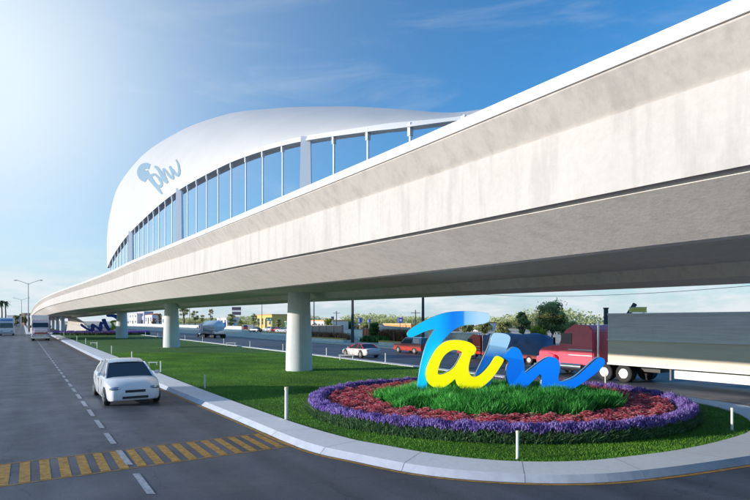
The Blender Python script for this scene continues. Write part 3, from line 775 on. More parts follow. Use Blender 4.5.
def semi_cab(t, body, accent, L=6.2, H=3.1, wd=2.4, sleeper=True):
    h = wd/2; x0 = 0; k = H/3.1
    MB().box((x0+.9, 0, .72*k), (L*1.0, .9, .28*k)).build('chassis', M_plast, t)
    prof = [(1.2, .75*k), (1.2, 2.75*k), (1.5, 3.05*k), (2.5, 3.1*k), (3.15, 2.72*k), (3.55, 1.95*k), (3.6, .75*k)]
    MB().prism(prof, -h, h).build('cabin', body, t, bevel=.06)
    hood = [(3.55, .6*k), (3.55, 1.86*k), (4.4, 1.78*k), (5.1, 1.62*k), (5.35, 1.45*k), (5.42, .6*k)]
    MB().prism(hood, -h*.74, h*.74).build('hood', body, t, bevel=.08)
    for sy in (-1, 1):
        mb = MB().prism([(3.75, .75*k), (3.95, 1.22*k), (4.4, 1.35*k), (4.95, 1.25*k), (5.3, .95*k), (5.3, .7*k)], sy*h*.7, sy*h*.99)
        mb.build('fender', body, t, bevel=.05)
        MB().add(*ellip((5.25, sy*h*.82, 1.02*k), (.12, .16, .12))).build('headlight', M_lamp, t, smooth=True)
        MB().box((3.0, sy*(h+.012), 2.25*k), (.75, .03, .62*k)).build('side_window', M_glass, t)
        MB().box((2.05, sy*(h+.012), 1.62*k), (1.6, .03, .07)).build('stripe', accent, t)
        MB().box((2.05, sy*(h+.012), 1.30*k), (1.6, .03, .04)).build('stripe', accent, t)
        MB().cyl((1.0, sy*h*.86, .8*k), (1.0, sy*h*.86, 3.3*k), .07, .07, 12).build('exhaust', M_chrome, t, smooth=True)
        MB().cyl((2.0, sy*h*.84, .62*k), (3.4, sy*h*.84, .62*k), .27, .27, 18).build('fuel_tank', M_chrome, t, smooth=True)
        MB().box((3.75, sy*(h+.16), 2.1*k), (.06, .18, .42)).build('mirror', M_plast, t, bevel=.02)
        wheel(t, 4.6, sy*(h-.16), .47*k, .28)
        for xx in (.5, -.65): wheel(t, xx, sy*(h-.24), .47*k, .5)
    MB().quad((3.535+.03, -h*.9, 2.0*k), (3.535+.03, h*.9, 2.0*k), (3.17+.04, h*.86, 2.68*k), (3.17+.04, -h*.86, 2.68*k)).build('windscreen', M_glass, t)
    mb = MB().box((5.43, 0, 1.08*k), (.05, h*.95, .78*k)); mb.build('grille', M_chrome, t)
    mb = MB()
    for i in range(7): mb.box((5.465, 0, (.78+.1*i)*k), (.02, h*.85, .04))
    mb.build('grille_bars', M_plast, t)
    MB().box((5.42, 0, .5*k), (.22, wd*.97, .3*k)).build('bumper', M_chrome, t, bevel=.04)
    for i in range(5): MB().add(*ellip((2.6, -h*.7+i*h*.35, 3.12*k), (.06, .08, .05), 8, 5)).build('marker_light', mat('amber', (.8, .35, .05), .3), t, smooth=True)

# big red tractor with long box trailer on the highway
M_tr_up = mat('trailer_steel', (.80, .76, .72), .45, .1, noise=.18, nscale=3, stretch=(.25, 1, 4), bump=.2, bscale=30)
M_tr_lo = mat('trailer_sunlit_cream', (.80, .70, .55), .5, noise=.12, nscale=2, stretch=(.2, 1, 3))  # low sun on the lower half is put into this warm colour
P_truckred = mat('truck_red', (.88, .10, .17), .3, coat=.5, noise=.12, nscale=3)
P_stripe = mat('stripe_white', (.85, .8, .8), .4)
v = G(626, 28.3); base = Vector((v.x, v.y, .01))
trk = thing('semi_truck', 'red long nosed truck hauling a grey box trailer with sunlight painted on its lower half on the right', 'truck', base, HEAD)
semi_cab(trk, P_truckred, P_stripe, 6.2, 3.1, 2.5)
LT = 14.5
mb = MB().box((-LT/2+.3, 0, 2.96), (LT, 2.5, 1.46)); mb.build('trailer_upper', M_tr_up, trk, bevel=.03)
mb = MB().box((-LT/2+.3, 0, 1.58), (LT-.01, 2.49, 1.30)); lo_ = mb.build('trailer_lower', M_tr_lo, trk, bevel=.02)
for sy in (-1, 1):
    mb = MB()
    for i in range(int(LT/2.4)): mb.box((.15-i*2.4, sy*1.254, 2.95), (.03, .012, 1.36))
    mb.build('trailer_ribs', M_tr_up, trk)
mb = MB()
for zz, hh in ((3.66, .09), (2.26, .06), (.96, .1)):
    for sy in (-1, 1): mb.box((-LT/2+.3, sy*1.27, zz), (LT, .05, hh))
mb.build('trailer_rail', mat('rail_white', (.8, .78, .74), .4), trk)
MB().box((-LT/2-.9, -1.2, .64), (9.6, .05, .40)).build('side_skirt', M_post, trk)
MB().box((-LT/2-.9, 1.2, .64), (9.6, .05, .40)).build('side_skirt', M_post, trk)
for sy in (-1, 1):
    for xx in (-LT+1.2, -LT+2.4): wheel(trk, xx, sy*.98, .47, .5)
    MB().cyl((-3.0, sy*.9, .3), (-3.0, sy*.9, .95), .06, .06, 8).build('landing_leg', M_metalgrey, trk)
MB().box((-LT/2+.3, 0, .86), (LT*.95, 1.0, .12)).build('trailer_frame', M_plast, trk)

# red cab truck with blue tarpaulin seen between the letters
v = G(469, 33.0); tb = thing('tarp_truck', 'red cab truck carrying a load under a blue grey tarpaulin behind the letters', 'truck', (v.x+DX*-3.2, v.y+DY*-3.2, .01), HEAD, None, .72)
semi_cab(tb, paint('cab_bright_red', (.65, .05, .03)), P_stripe, 6.2, 3.0, 2.4)
rings = []
for x, k in ((.9, .92), (.6, 1), (-1.5, 1.03), (-3.5, 1.0), (-5.5, 1.02), (-7.2, .98), (-7.6, .85)):
    rings.append([Vector((x, yy*k, 1.0 if abs(zz) < .01 else 1.0+zz*k)) for yy, zz in ((-1.25, 0), (-1.27, 1.3), (-1.05, 1.85), (-.5, 2.15+.1*math.sin(x*2)), (.5, 2.15-.1*math.sin(x*3)), (1.05, 1.85), (1.27, 1.3), (1.25, 0))])
MB().loft(rings).build('tarpaulin', mat('blue_tarp', (.07, .14, .27), .6, noise=.35, nscale=1.2, bump=.5, bscale=3), tb, smooth=True, sharp=60)
MB().box((-3.3, 0, .8), (8.6, 2.4, .35)).build('bed', mat('dark_red_frame', (.3, .03, .03), .6), tb)
for xx in (-4.8, -6.0):
    for sy in (-1, 1): wheel(tb, xx, sy*.95, .47, .5)

# highway vehicles
v = G(361, 26.0); car('red_sedan', 'red and white sports sedan on the highway behind the lawn', 'car', (v.x, v.y, .01), HEAD, paint('sedan_rose_white', (.80, .70, .70)), 4.5, 1.75, 1.28, roof=paint('sedan_red', (.72, .05, .07)))
v = G(361, 26.0)
v = G(413, 33.5); car('pickup_truck', 'red and white boxy pickup with white canopy left of the letter T', 'pickup', (v.x, v.y, .01), HEAD, paint('pickup_red', (.55, .07, .05)), 4.6, 1.75, 1.62, roof=P_white, style='box')
# tanker
v = G(209, 31.5); tk = thing('tanker_truck', 'white and silver tanker truck between the two nearest pillars', 'truck', (v.x, v.y, .01), HEAD, None, .98)
semi_cab(tk, P_white, mat('stripe_blue', (.05, .2, .6), .4), 6.0, 2.9, 2.4)
o = MB(); rg = []
for x in (1.1, .95, .3, -6.2, -7.2, -7.35):
    k = .55 if x in (1.1, -7.35) else .85 if x in (.95, -7.2) else 1
    rg.append([Vector((x, 1.25*k*math.cos(a), 2.35+1.12*k*math.sin(a))) for a in np.linspace(0, 2*np.pi, 28, endpoint=False)])
o.loft(rg).build('tank', mat('tank_white', (.82, .86, .92), .2, .1), tk, smooth=True)
MB().box((-3.1, 0, 1.0), (9.0, 2.3, .35)).build('frame', M_chrome, tk)
MB().cyl((-2.2, -1.0, .65), (-4.6, -1.0, .65), .3, .3, 14).build('side_tank', M_chrome, tk, smooth=True)
dm = MB()
dm.cyl((-6.6, -1.18, 2.6), (-6.6, -1.30, 2.6), .55, .55, 24); dm.build('emblem', mat('emblem_blue', (.03, .25, .8), .4), tk)
for xx in (-5.6, -6.8):
    for sy in (-1, 1): wheel(tk, xx, sy*.95, .47, .5)

# left road: pink and white truck, white bus
v = G(40.5, 2.2)
Yv = 90.5; v = Vector(((41-375)/F*Yv, Yv, .01))
pk = thing('semi_truck', 'pink and white truck with white box trailer facing the camera on the left road', 'truck', v+Vector((-DX*-5.4, -DY*-5.4, 0))*1.0, HB, None, 1.0)
semi_cab(pk, mat('pinkish_white', (.72, .62, .68), .35, coat=.3), mat('stripe_pink', (.7, .12, .2), .4), 6.2, 3.45, 2.55)
MB().box((5.55, 0, 1.25), (.03, 1.9, .25)).build('front_band', mat('band_red', (.62, .08, .1), .4), pk)
MB().box((-5.6, 0, 2.65), (12.6, 2.6, 3.3)).build('trailer', mat('trailer_white', (.85, .83, .84), .4), pk, bevel=.04)
for xx in (-9.6, -10.8):
    for sy in (-1, 1): wheel(pk, xx, sy*.98, .5, .5)
Yv = 122; v = Vector(((6.5-375)/F*Yv, Yv, .01))
bus = thing('bus', 'white bus with blue roof band at the left edge', 'bus', v, HB, None, 1.0)
MB().prism([(0, .4), (.05, 1.4), (-.05, 3.1), (-.5, 4.0), (-11, 4.05), (-11.3, 3.8), (-11.3, .4)], -1.4, 1.4).build('body', mat('bus_white', (.78, .80, .84), .35), bus, bevel=.08)
MB().quad((.075, -1.22, 1.75), (.075, 1.22, 1.75), (.0, 1.18, 2.85), (.0, -1.18, 2.85)).build('windscreen', M_glass, bus)
MB().box((-.2, 0, 3.45), (.5, 2.3, .34), 0, 1, -.3).build('destination_board', mat('bus_blue', (.12, .3, .6), .4), bus)
MB().box((.04, 0, .55), (.2, 2.7, .4)).build('bumper', M_metalgrey, bus, bevel=.04)
for sy in (-1, 1):
    MB().add(*ellip((.08, sy*.95, 1.05), (.08, .25, .15))).build('headlight', M_lamp, bus, smooth=True)
    MB().box((-5.8, sy*1.41, 2.4), (9.6, .03, .9)).build('side_windows', M_glass, bus)
    MB().box((.2, sy*1.6, 2.5), (.1, .2, .5)).build('mirror', M_plast, bus)
    for xx in (-2.2, -9): wheel(bus, xx, sy*1.2, .5, .3)

# parked cars beyond
pc = 'cars parked beside the green sign'
for px, p, pt, lb, rz in ((268.5, 66, P_white, 'white car parked first from the left by the green sign', .4), (275.5, 64, paint('parked_red', (.65, .05, .05)), 'bright red car parked between two white cars', .4), (283, 62, P_silver, 'silver white car parked nearest the pillar', .4)):
    v = G(px, p); car('parked_car', lb, 'car', (v.x, v.y, .01), rz+2.3, pt, 4.6, 1.8, 1.5, pc, detail=False)
v = G(245.5, 70); car('red_hatchback', 'small red car far off on the side street', 'car', (v.x, v.y, .01), 1.8, paint('far_red', (.6, .04, .06)), 4.2, 1.8, 1.7, detail=False)
v = G(255.5, 58); car('dark_car', 'dark car leaving the side street onto the dirt verge', 'car', (v.x, v.y, .01), 2.6, P_dk, 4.4, 1.8, 1.4, detail=False)

# ================================================================== STREET LAMPS, POLES
M_pole = mat('pole_grey', (.22, .24, .27), .5, .4)
def lamp(loc, H, arm, label):
    t = thing('street_lamp', label, 'street lamp', loc, 0, 'double arm lamps on the left road median')
    MB().tube([(0, 0, 0), (0, 0, H*.5), (0, 0, H)], [.16, .13, .09], 10).build('pole', M_pole, t, smooth=True)
    for s in (-1, 1):
        a = MB().tube([(0, 0, H-.4), (s*arm*.3, 0, H+.1), (s*arm*.9, 0, H+.75)], .06, 8).build('arm', M_pole, t, smooth=True)
        MB().add(*ellip((s*(arm+.2), 0, H+.75), (.55, .2, .12))).build('lamp_head', M_metalgrey, t, smooth=True)
    return t
Y = 150; lamp(((28.3-375)/F*Y, Y, .14), 13.6, 3.3, 'nearer double arm street lamp beside the pink truck')
Y = 260; lamp(((21.5-375)/F*Y, Y, .14), 13.4, 3.3, 'farther double arm street lamp beyond the bus')
def pole(px, p, ytop, rad, label, wires=True):
    v = G(px, p); H = CH+(HOR-ytop)/F*v.y
    t = thing('utility_pole', label, 'pole', v, 0, 'utility poles along the far side of the highway')
    MB().tube([(0, 0, 0), (0, 0, H/2), (0, 0, H)], [rad*1.2, rad, rad*.8], 10).build('shaft', mat('pole_dark', (.07, .07, .075), .7), t, smooth=True)
    MB().box((0, 0, H-.6), (2.0, .1, .12), HEAD+1.2).build('crossarm', M_trunk, t)
    return t
pole(352.5, 42, 285, .22, 'thick dark utility pole above the red sedan')
pole(423, 40, 280, .17, 'dark utility pole just left of the letter T')
pole(336.5, 75, 311, .14, 'thin utility pole left of the thick dark pole')
pole(415.5, 70, 310, .12, 'thin pole between the blue sign and the letter T')
pole(314, 60, 290, .14, 'grey pole just right of the nearest pillar')
pole(262, 62, 290, .09, 'thin grey pole by the green sign')
pole(189.6, 60, 300, .12, 'pole just right of the second pillar')

def wire(px0, p0, y0, px1, p1, y1, label):
    a = G(px0, p0); a.z = CH+(HOR-y0)/F*a.y; b = G(px1, p1); b.z = CH+(HOR-y1)/F*b.y
    pts = [a.lerp(b, u)-Vector((0, 0, .9*4*u*(1-u))) for u in [k/20 for k in range(21)]]
    o = MB().tube(pts, .018, 5).build('power_line', mat('wire', (.12, .12, .13), .6), None); tag(o, label, 'wire')
wire(423, 40, 283, 800, 40, 270, 'upper overhead wire running right from the pole by the letter T')
wire(423, 40, 289, 800, 40, 281, 'lower overhead wire running right from the pole by the letter T')
wire(352.5, 42, 292, 423, 40, 289, 'overhead wire strung between the two thick dark poles')
# ================================================================== TREES
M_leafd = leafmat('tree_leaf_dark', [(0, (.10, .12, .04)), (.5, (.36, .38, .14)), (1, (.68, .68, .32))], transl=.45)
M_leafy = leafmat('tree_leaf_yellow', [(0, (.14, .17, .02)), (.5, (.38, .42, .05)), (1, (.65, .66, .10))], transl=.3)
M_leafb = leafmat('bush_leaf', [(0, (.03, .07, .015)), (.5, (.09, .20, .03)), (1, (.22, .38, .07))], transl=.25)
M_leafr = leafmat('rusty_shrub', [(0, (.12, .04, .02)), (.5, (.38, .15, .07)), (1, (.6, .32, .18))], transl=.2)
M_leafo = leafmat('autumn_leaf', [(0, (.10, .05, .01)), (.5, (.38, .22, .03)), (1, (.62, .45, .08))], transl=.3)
TREEGRP = {'far': 'trees beyond the highway'}
def tree(loc, H, Rw, label, m, n=3500, trunk=.32, nb=20, leaf=.16, name='tree', flat_=.8, group='trees beyond the highway', squash=1.0):
    t = thing(name, label, 'tree' if 'tree' in name else 'bush', loc, 0, group)
    cz = H*(trunk+(1-trunk)*.5); rz_ = H*(1-trunk)*.5
    cl = []
    for k in range(nb):
        a = rng.uniform(0, 6.28); rr = Rw*.72*math.sqrt(rng.uniform(.05, 1)); u = rng.uniform(-.85, .9)
        rr *= math.sqrt(max(.15, 1-u*u)); cl.append((rr*math.cos(a), rr*math.sin(a), cz+u*rz_*.8, Rw*rng.uniform(.16, .36)))
    mb = MB(); top = H*(trunk+.15); r0 = max(.07, H*.028)
    mb.tube([(0, 0, 0), (.03*H*rng.uniform(-1, 1), 0, top*.5), (0, .02*H, top)], [r0*1.3, r0, r0*.7], 8)
    for c in cl[:8]: mb.tube([(0, 0, top*.75), (c[0]*.5, c[1]*.5, (top+c[2])/2), (c[0], c[1], c[2])], [r0*.5, r0*.3, r0*.12], 5)
    mb.build('trunk', M_trunk, t, smooth=True)
    n = int(n*1.7); idx = rng.integers(0, nb, n); C = np.array(cl)[idx]
    d = rng.normal(0, 1, (n, 3)); d /= np.linalg.norm(d, axis=1)[:, None]; rad = C[:, 3]*np.abs(rng.normal(.75, .36, n))
    P = C[:, :3]+d*rad[:, None]*np.array([1, 1, flat_])
    P[:, 2] = np.maximum(P[:, 2], .05)
    s = leaf*.72*rng.uniform(.6, 1.4, n)
    u = rng.normal(0, 1, (n, 3)); u /= np.linalg.norm(u, axis=1)[:, None]; w = np.cross(u, rng.normal(0, 1, (n, 3))); w /= np.linalg.norm(w, axis=1)[:, None]
    u *= s[:, None]; w *= s[:, None]*.6
    V = np.stack([P-u, P-w, P+u, P+w], 1).reshape(-1, 3)
    shade = np.clip(.42+.38*d[:, 2]+.12*rng.normal(0, 1, n)-.15*d[:, 0], 0, 1)  # painted shading: crown lighter on top and towards the sun, darker beneath
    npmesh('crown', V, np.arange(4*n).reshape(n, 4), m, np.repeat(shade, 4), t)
    return t
def treepx(px, p, ytop, wpx, label, m, **kw):
    v = G(px, p); H = CH+(HOR-ytop)/F*v.y; Rw = wpx/2/F*v.y
    return tree(v, H, Rw, label, m, **kw)
treepx(553, 46, 301, 38, 'tall grey green tree, largest of the trees left of the big truck', M_leafd, n=9000, nb=34, leaf=.13)
treepx(538, 44, 325, 22, 'bright yellow green small tree under the tallest tree', M_leafy, n=3500, leaf=.12, trunk=.2)
treepx(523, 48, 308, 16, 'slender dark tree above the blue stroke of the sign', M_leafd, n=3500, leaf=.13, trunk=.3)
treepx(570, 60, 319, 22, 'low dark tree partly hidden behind the red cab', M_leafd, n=2500, leaf=.16, trunk=.15)
for px, p, yt, w, lb in ((446, 95, 323, 14, 'first low tree of the row, partly behind the T bar'), (466, 92, 322, 20, 'low spreading tree right of the T bar tip'), (484, 85, 322, 20, 'low spreading tree above the tarp truck'), (503, 80, 320, 20, 'low dark tree at the right end of the row')):
    treepx(px, p, yt, w, lb, M_leafd, n=2200, leaf=.22, trunk=.12)
treepx(328, 52, 317, 12, 'yellow green young tree over the red fence', M_leafy, n=1800, leaf=.13, trunk=.35)
treepx(374, 47, 321, 17, 'rounded bright green bush tree by the orange red fence', M_leafb, n=3200, leaf=.13, trunk=.15)
treepx(389, 49, 329, 8, 'small conical rust coloured bush by the wall', M_leafr, n=900, leaf=.1, trunk=.1)
treepx(183.5, 62, 300, 13, 'dark tall tree just right of the second pillar', M_leafd, n=2500, leaf=.2)
treepx(195, 75, 309, 9, 'dark green tree above the tanker cab', M_leafd, n=1600, leaf=.22)
treepx(211, 95, 307, 6, 'narrow autumn yellow tree behind the tanker', M_leafo, n=1000, leaf=.25, trunk=.15)
treepx(202, 85, 314, 6, 'small round dark tree behind the tanker', M_leafd, n=900, leaf=.22)
treepx(231, 70, 313, 12, 'olive tree below the dark billboard', M_leafd, n=2200, leaf=.2, trunk=.15)
treepx(240, 68, 318, 7, 'yellow green shrub tree right of the olive tree', M_leafy, n=900, leaf=.18, trunk=.15)
treepx(254, 90, 312, 8, 'tree at the left side of the yellow shop', M_leafd, n=1300, leaf=.22, trunk=.2)
treepx(277.5, 72, 318, 8, 'round dark tree behind the parked cars', M_leafd, n=1200, leaf=.2, trunk=.2)
treepx(294, 66, 319, 22, 'green hedge like tree row end by the nearest pillar', M_leafb, n=2200, leaf=.2, trunk=.05)
treepx(159.5, 66, 311, 5, 'thin yellow autumn tree left of the second pillar', M_leafo, n=900, leaf=.25, trunk=.1)
treepx(154, 62, 317, 7, 'rusty shrub tree left of the yellow tree', M_leafr, n=900, leaf=.22, trunk=.1)
treepx(348, 85, 322, 34, 'long low green tree clump behind the thick pole', M_leafb, n=3500, leaf=.28, trunk=.05, nb=20)
treepx(366, 80, 322, 18, 'low dark tree clump between two blue signs', M_leafd, n=2000, leaf=.28, trunk=.05)
# far treeline reads as one mass
n = 70000; t_ = rng.uniform(0, 900, n); p_ = rng.uniform(170, 200, n)
Hh = 4.2+2.2*np.sin(t_*.05)+1.8*np.sin(t_*.13+1)+rng.normal(0, .4, n)
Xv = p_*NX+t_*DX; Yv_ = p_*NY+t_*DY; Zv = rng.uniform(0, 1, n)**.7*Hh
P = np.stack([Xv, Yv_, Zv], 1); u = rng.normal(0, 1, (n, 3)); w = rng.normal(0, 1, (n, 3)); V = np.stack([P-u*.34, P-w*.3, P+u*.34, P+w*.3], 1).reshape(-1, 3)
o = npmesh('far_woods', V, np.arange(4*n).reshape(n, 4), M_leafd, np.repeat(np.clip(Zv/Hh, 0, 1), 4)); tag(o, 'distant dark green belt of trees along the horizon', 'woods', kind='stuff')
# rusty dry shrubs along wall and fence
def shrubs(px0, px1, p, n, h, m, label, sz=.14):
    a = G(px0, p); b = G(px1, p); u = rng.uniform(0, 1, n)
    X = a.x+(b.x-a.x)*u+rng.normal(0, .5, n); Y = a.y+(b.y-a.y)*u+rng.normal(0, .5, n)
    o = blades('dry_shrubs', X, Y, np.zeros(n), h, sz, m, .9, 2, shade=.5+.4*np.sin(u*40)); tag(o, label, 'shrubs', kind='stuff')
shrubs(384, 410, 48.5, 3500, 1.9, M_leafr, 'reddish dry scrub growing against the beige wall')
shrubs(302, 346, 47.5, 2500, 1.2, M_leafr, 'reddish dry plants in front of the brick wall')
shrubs(366, 384, 46, 1400, 1.0, M_leafb, 'low green scrub at the foot of the bright bush')

# ================================================================== WALLS, FENCES, BUILDINGS BEYOND
def wall_obj(name, label, cat, px0, px1, p0, p1, z0, z1, m, cap=None, thick=.3, capm=None, posts=0, group=None, z1b=None):
    a = G(px0, p0); b = G(px1, p1); t = thing(name, label, cat, a, math.atan2(b.y-a.y, b.x-a.x), group)
    Ln = (b-a).length; z1b = z1 if z1b is None else z1b
    mb = MB().add([(0, -thick/2, z0), (Ln, -thick/2, z0), (Ln, thick/2, z0), (0, thick/2, z0), (0, -thick/2, z1), (Ln, -thick/2, z1b), (Ln, thick/2, z1b), (0, thick/2, z1)], [(0,1,2,3),(4,5,6,7),(0,1,5,4),(1,2,6,5),(2,3,7,6),(3,0,4,7)])
    mb.build('wall_body', m, t)
    if cap: 
        MB().add([(-.05, -thick/2-.05, z1), (Ln+.05, -thick/2-.05, z1b), (Ln+.05, thick/2+.05, z1b), (-.05, thick/2+.05, z1), (-.05, -thick/2-.05, z1+cap), (Ln+.05, -thick/2-.05, z1b+cap), (Ln+.05, thick/2+.05, z1b+cap), (-.05, thick/2+.05, z1+cap)], [(0,1,2,3),(4,5,6,7),(0,1,5,4),(1,2,6,5),(2,3,7,6),(3,0,4,7)]).build('coping', capm or M_conc_lt, t)
    for i in range(posts):
        x = Ln*i/(posts-1); MB().box((x, 0, (z1+.2)/2), (.35, thick+.15, z1+.2)).build('pier', capm or m, t)
    return t
M_brick = bpy.data.materials.new('brick'); M_brick.use_nodes = True
_nt = M_brick.node_tree; _b = _nt.nodes.new('ShaderNodeTexBrick'); _b.inputs['Color1'].default_value = (.42, .17, .11, 1); _b.inputs['Color2'].default_value = (.52, .26, .18, 1); _b.inputs['Mortar'].default_value = (.55, .48, .42, 1); _b.inputs['Scale'].default_value = 2.2
_tc = _nt.nodes.new('ShaderNodeTexCoord'); _mp = _nt.nodes.new('ShaderNodeMapping'); _mp.inputs['Rotation'].default_value = (R(90), 0, 0)
_nt.links.new(_tc.outputs['Object'], _mp.inputs[0]); _nt.links.new(_mp.outputs[0], _b.inputs[0]); _nt.links.new(_b.outputs[0], _nt.nodes['Principled BSDF'].inputs['Base Color'])
M_beige = mat('beige_wall', (.80, .66, .50), .9, noise=.25, nscale=.8, bump=.4, bscale=6)
M_whitew = mat('white_wall', (.88, .80, .72), .8, noise=.18, nscale=1.2)
M_orange = mat('orange_paint', (.72, .33, .10), .7, noise=.2, nscale=1)
M_redf = mat('red_fence', (.50, .12, .06), .6, noise=.25, nscale=3)
wall_obj('brick_wall', 'brick wall behind the dry plants right of the nearest pillar', 'wall', 300, 342, 50, 50, 0, 2.35, M_brick, .12, posts=7)
wall_obj('white_wall', 'white painted wall panel right of the thick dark pole', 'wall', 345, 363, 49, 49, 0, 1.75, M_whitew, .1)
wall_obj('red_fence', 'orange red metal fence panel left of the bright green bush', 'fence', 363.5, 373, 48, 47, 0, 2.0, M_redf, .06, .08, posts=4)
wall_obj('beige_wall', 'long beige retaining wall behind the pickup and rusty scrub', 'wall', 380, 446, 51, 50, 0, 2.45, M_beige, .1, posts=0, z1b=1.85)
wall_obj('beige_wall', 'beige wall segment seen through the letters', 'wall', 447, 512, 52, 47, 0, 1.5, M_beige, .1)
wall_obj('low_wall', 'long low whitish wall above the tanker on the dirt slope', 'wall', 176, 242, 56, 56, 0, 1.6, M_whitew, .12)
wall_obj('low_wall', 'low whitish wall left of the second pillar', 'wall', 126, 166, 58, 58, 0, 1.6, M_whitew, .12)
# yellow kerbs
for px0, px1, p, lb in ((300, 345, 41.5, 'yellow painted kerb in front of the brick wall'), (380, 404, 41.5, 'yellow painted kerb left of the pickup'), (262, 289, 50, 'yellow painted kerb in front of the parked cars'), (505, 530, 39.5, 'yellow painted kerb under the trees')):
    wall_obj('yellow_kerb', lb, 'kerb', px0, px1, p, p, 0, .45, M_whitew, .16, .5, capm=M_yellow, group='painted kerbs beyond the highway')
# yellow railing below the trees
v0 = G(527, 40); v1 = G(560, 40)
fr = thing('railing', 'yellow tube railing beneath the trees left of the red cab', 'railing', v0, math.atan2(v1.y-v0.y, v1.x-v0.x)); Ln = (v1-v0).length
for z in (.55, 1.0): MB().box((Ln/2, 0, z), (Ln, .06, .07)).build('rail', mat('rail_yellow', (.75, .5, .05), .5), fr)
for i in range(6): MB().box((Ln*i/5, 0, .55), (.08, .08, 1.1)).build('post', mat('rail_yellow', (.75, .5, .05), .5), fr)

def building(px0, px1, p, ytop, label, m, roofm=None, depth=8, floors=1, wins=4, name='building', group=None, z0=0, pitched=False):
    a = G(px0, p); b = G(px1, p); H = CH+(HOR-ytop)/F*((a.y+b.y)/2); Ln = (b-a).length
    t = thing(name, label, 'building', a, math.atan2(b.y-a.y, b.x-a.x), group)
    MB().box((Ln/2, depth/2, H/2), (Ln, depth, H)).build('wall', m, t)
    if pitched:
        MB().add([(-.3, -.4, H), (Ln+.3, -.4, H), (Ln+.3, depth+.3, H), (-.3, depth+.3, H), (-.3, depth/2, H+1.2), (Ln+.3, depth/2, H+1.2)], [(0,1,5,4),(2,3,4,5),(0,4,3),(1,2,5),(0,3,2,1)]).build('roof', roofm or M_conc_lt, t)
    else:
        MB().box((Ln/2, depth/2, H+.12), (Ln+.4, depth+.4, .3)).build('roof', roofm or M_conc_lt, t)
    fh = H/floors
    for f_ in range(floors):
        for i in range(wins):
            x = Ln*(i+.5)/wins; w = Ln/wins*.5
            isd = (f_ == 0 and i == wins//2)
            zc = f_*fh+fh*.55; hh = fh*.42
            if isd: zc, hh = fh*.38, fh*.72
            o = MB().box((x, -.02, zc), (w, .1, hh)).build('door' if isd else 'window', M_plast if isd else mat('pane', (.10, .13, .17), .15), t)
            if not isd: MB().box((x, -.08, zc), (w*1.12, .05, .08)).build('frame', M_white, o)
    return t
M_cream = mat('cream_render', (.72, .63, .46), .85, noise=.15, nscale=.7)
M_houseA = mat('house_white', (.72, .70, .72), .8, noise=.1, nscale=.6); M_houseB = mat('house_lilac', (.50, .46, .60), .8, noise=.1)
building(129, 137, 88, 314, 'white flat roofed house at the far left behind the third pillar', M_houseA, floors=2, wins=3, name='house')
building(138, 144, 92, 312, 'lilac house next to the white flat roofed house', M_houseB, floors=2, wins=2, name='house')
building(145, 152, 90, 315, 'pale house with terracotta roof left of the rusty shrub tree', M_houseA, mat('terracotta', (.5, .2, .11), .8), floors=1, wins=3, name='house', pitched=True)
building(162, 167, 85, 317, 'small white house right beside the second pillar', M_houseA, floors=1, wins=2, name='house')
building(217, 227, 100, 318, 'low white shed behind the tanker', M_houseA, floors=1, wins=3, name='shed')
sh_ = building(257, 272, 80, 315, 'yellow shop with flat roof behind the green sign', mat('shop_yellow', (.72, .50, .14), .8, noise=.1), mat('shop_roof', (.55, .3, .12), .7), floors=1, wins=4, name='shop')
building(285, 298, 78, 322, 'low green fronted store behind the parked cars', mat('store_green', (.06, .28, .12), .7, noise=.2), floors=1, wins=4, name='store')
building(300, 324, 72, 321, 'long low building with orange roof behind the brick wall', M_whitew, M_orange, floors=1, wins=8, name='warehouse')
building(384, 411, 82, 324.5, 'long orange low warehouse behind the beige wall', M_orange, mat('orange_roof', (.8, .5, .25), .7), floors=1, wins=9, name='warehouse')
building(353, 360, 82, 325, 'small orange house left of the first blue sign', M_orange, floors=1, wins=2, name='house')
building(463, 478, 120, 323, 'pale low house behind the tip of the T bar', M_houseA, mat('terracotta', (.5, .2, .11), .8), wins=4, name='house')
building(428, 440, 110, 327, 'low reddish house beyond the T bar', mat('house_rust', (.5, .26, .16), .8), wins=3, name='house')
# far skyline on the left horizon
def far_tree(px, Y, ytop, w, label, palm=False):
    v = Vector(((px-375)/F*Y, Y, 0)); H = CH+(HOR-ytop)/F*Y
    if not palm: return tree(v, H, w/2/F*Y, label, M_leafo if 'tan' in label else M_leafd, n=900, leaf=.5, trunk=.15)
    t = thing('palm_tree', label, 'palm tree', v)
    MB().tube([(0, 0, 0), (.2, 0, H*.5), (0, 0, H*.88)], [.3, .22, .2], 8).build('trunk', M_trunk, t, smooth=True)
    n = 26; mb = MB()
    for i in range(n):
        a = rng.uniform(0, 6.28); el = rng.uniform(-.5, .9); Lf = H*.2; pts = []
        for k in range(5):
            s = k/4; pts.append(Vector((math.cos(a)*Lf*s*math.cos(el*.5), math.sin(a)*Lf*s*math.cos(el*.5), H*.88+Lf*(math.sin(el)*s-.55*s*s))))
        for k in range(4):
            sd = Vector((-math.sin(a), math.cos(a), 0))*(.35*(1-k/4.5)); sd2 = Vector((-math.sin(a), math.cos(a), 0))*(.35*(1-(k+1)/4.5))
            mb.quad(pts[k]-sd, pts[k]+sd, pts[k+1]+sd2, pts[k+1]-sd2)
    mb.build('crown', mat('palm_leaf', (.10, .12, .035), .7, noise=.4, nscale=2), t)
    return t
far_tree(1.5, 200, 298, 0, 'palm tree at the left edge behind the bus', True)
far_tree(5.2, 205, 299, 0, 'slightly shorter palm tree behind the bus', True)
far_tree(16.5, 300, 314, 6, 'dark low tree beyond the road between bus and truck')
far_tree(21, 340, 313, 5, 'tan autumn tree at the end of the left road')
far_tree(25, 360, 315, 5, 'small dark tree at the end of the left road')
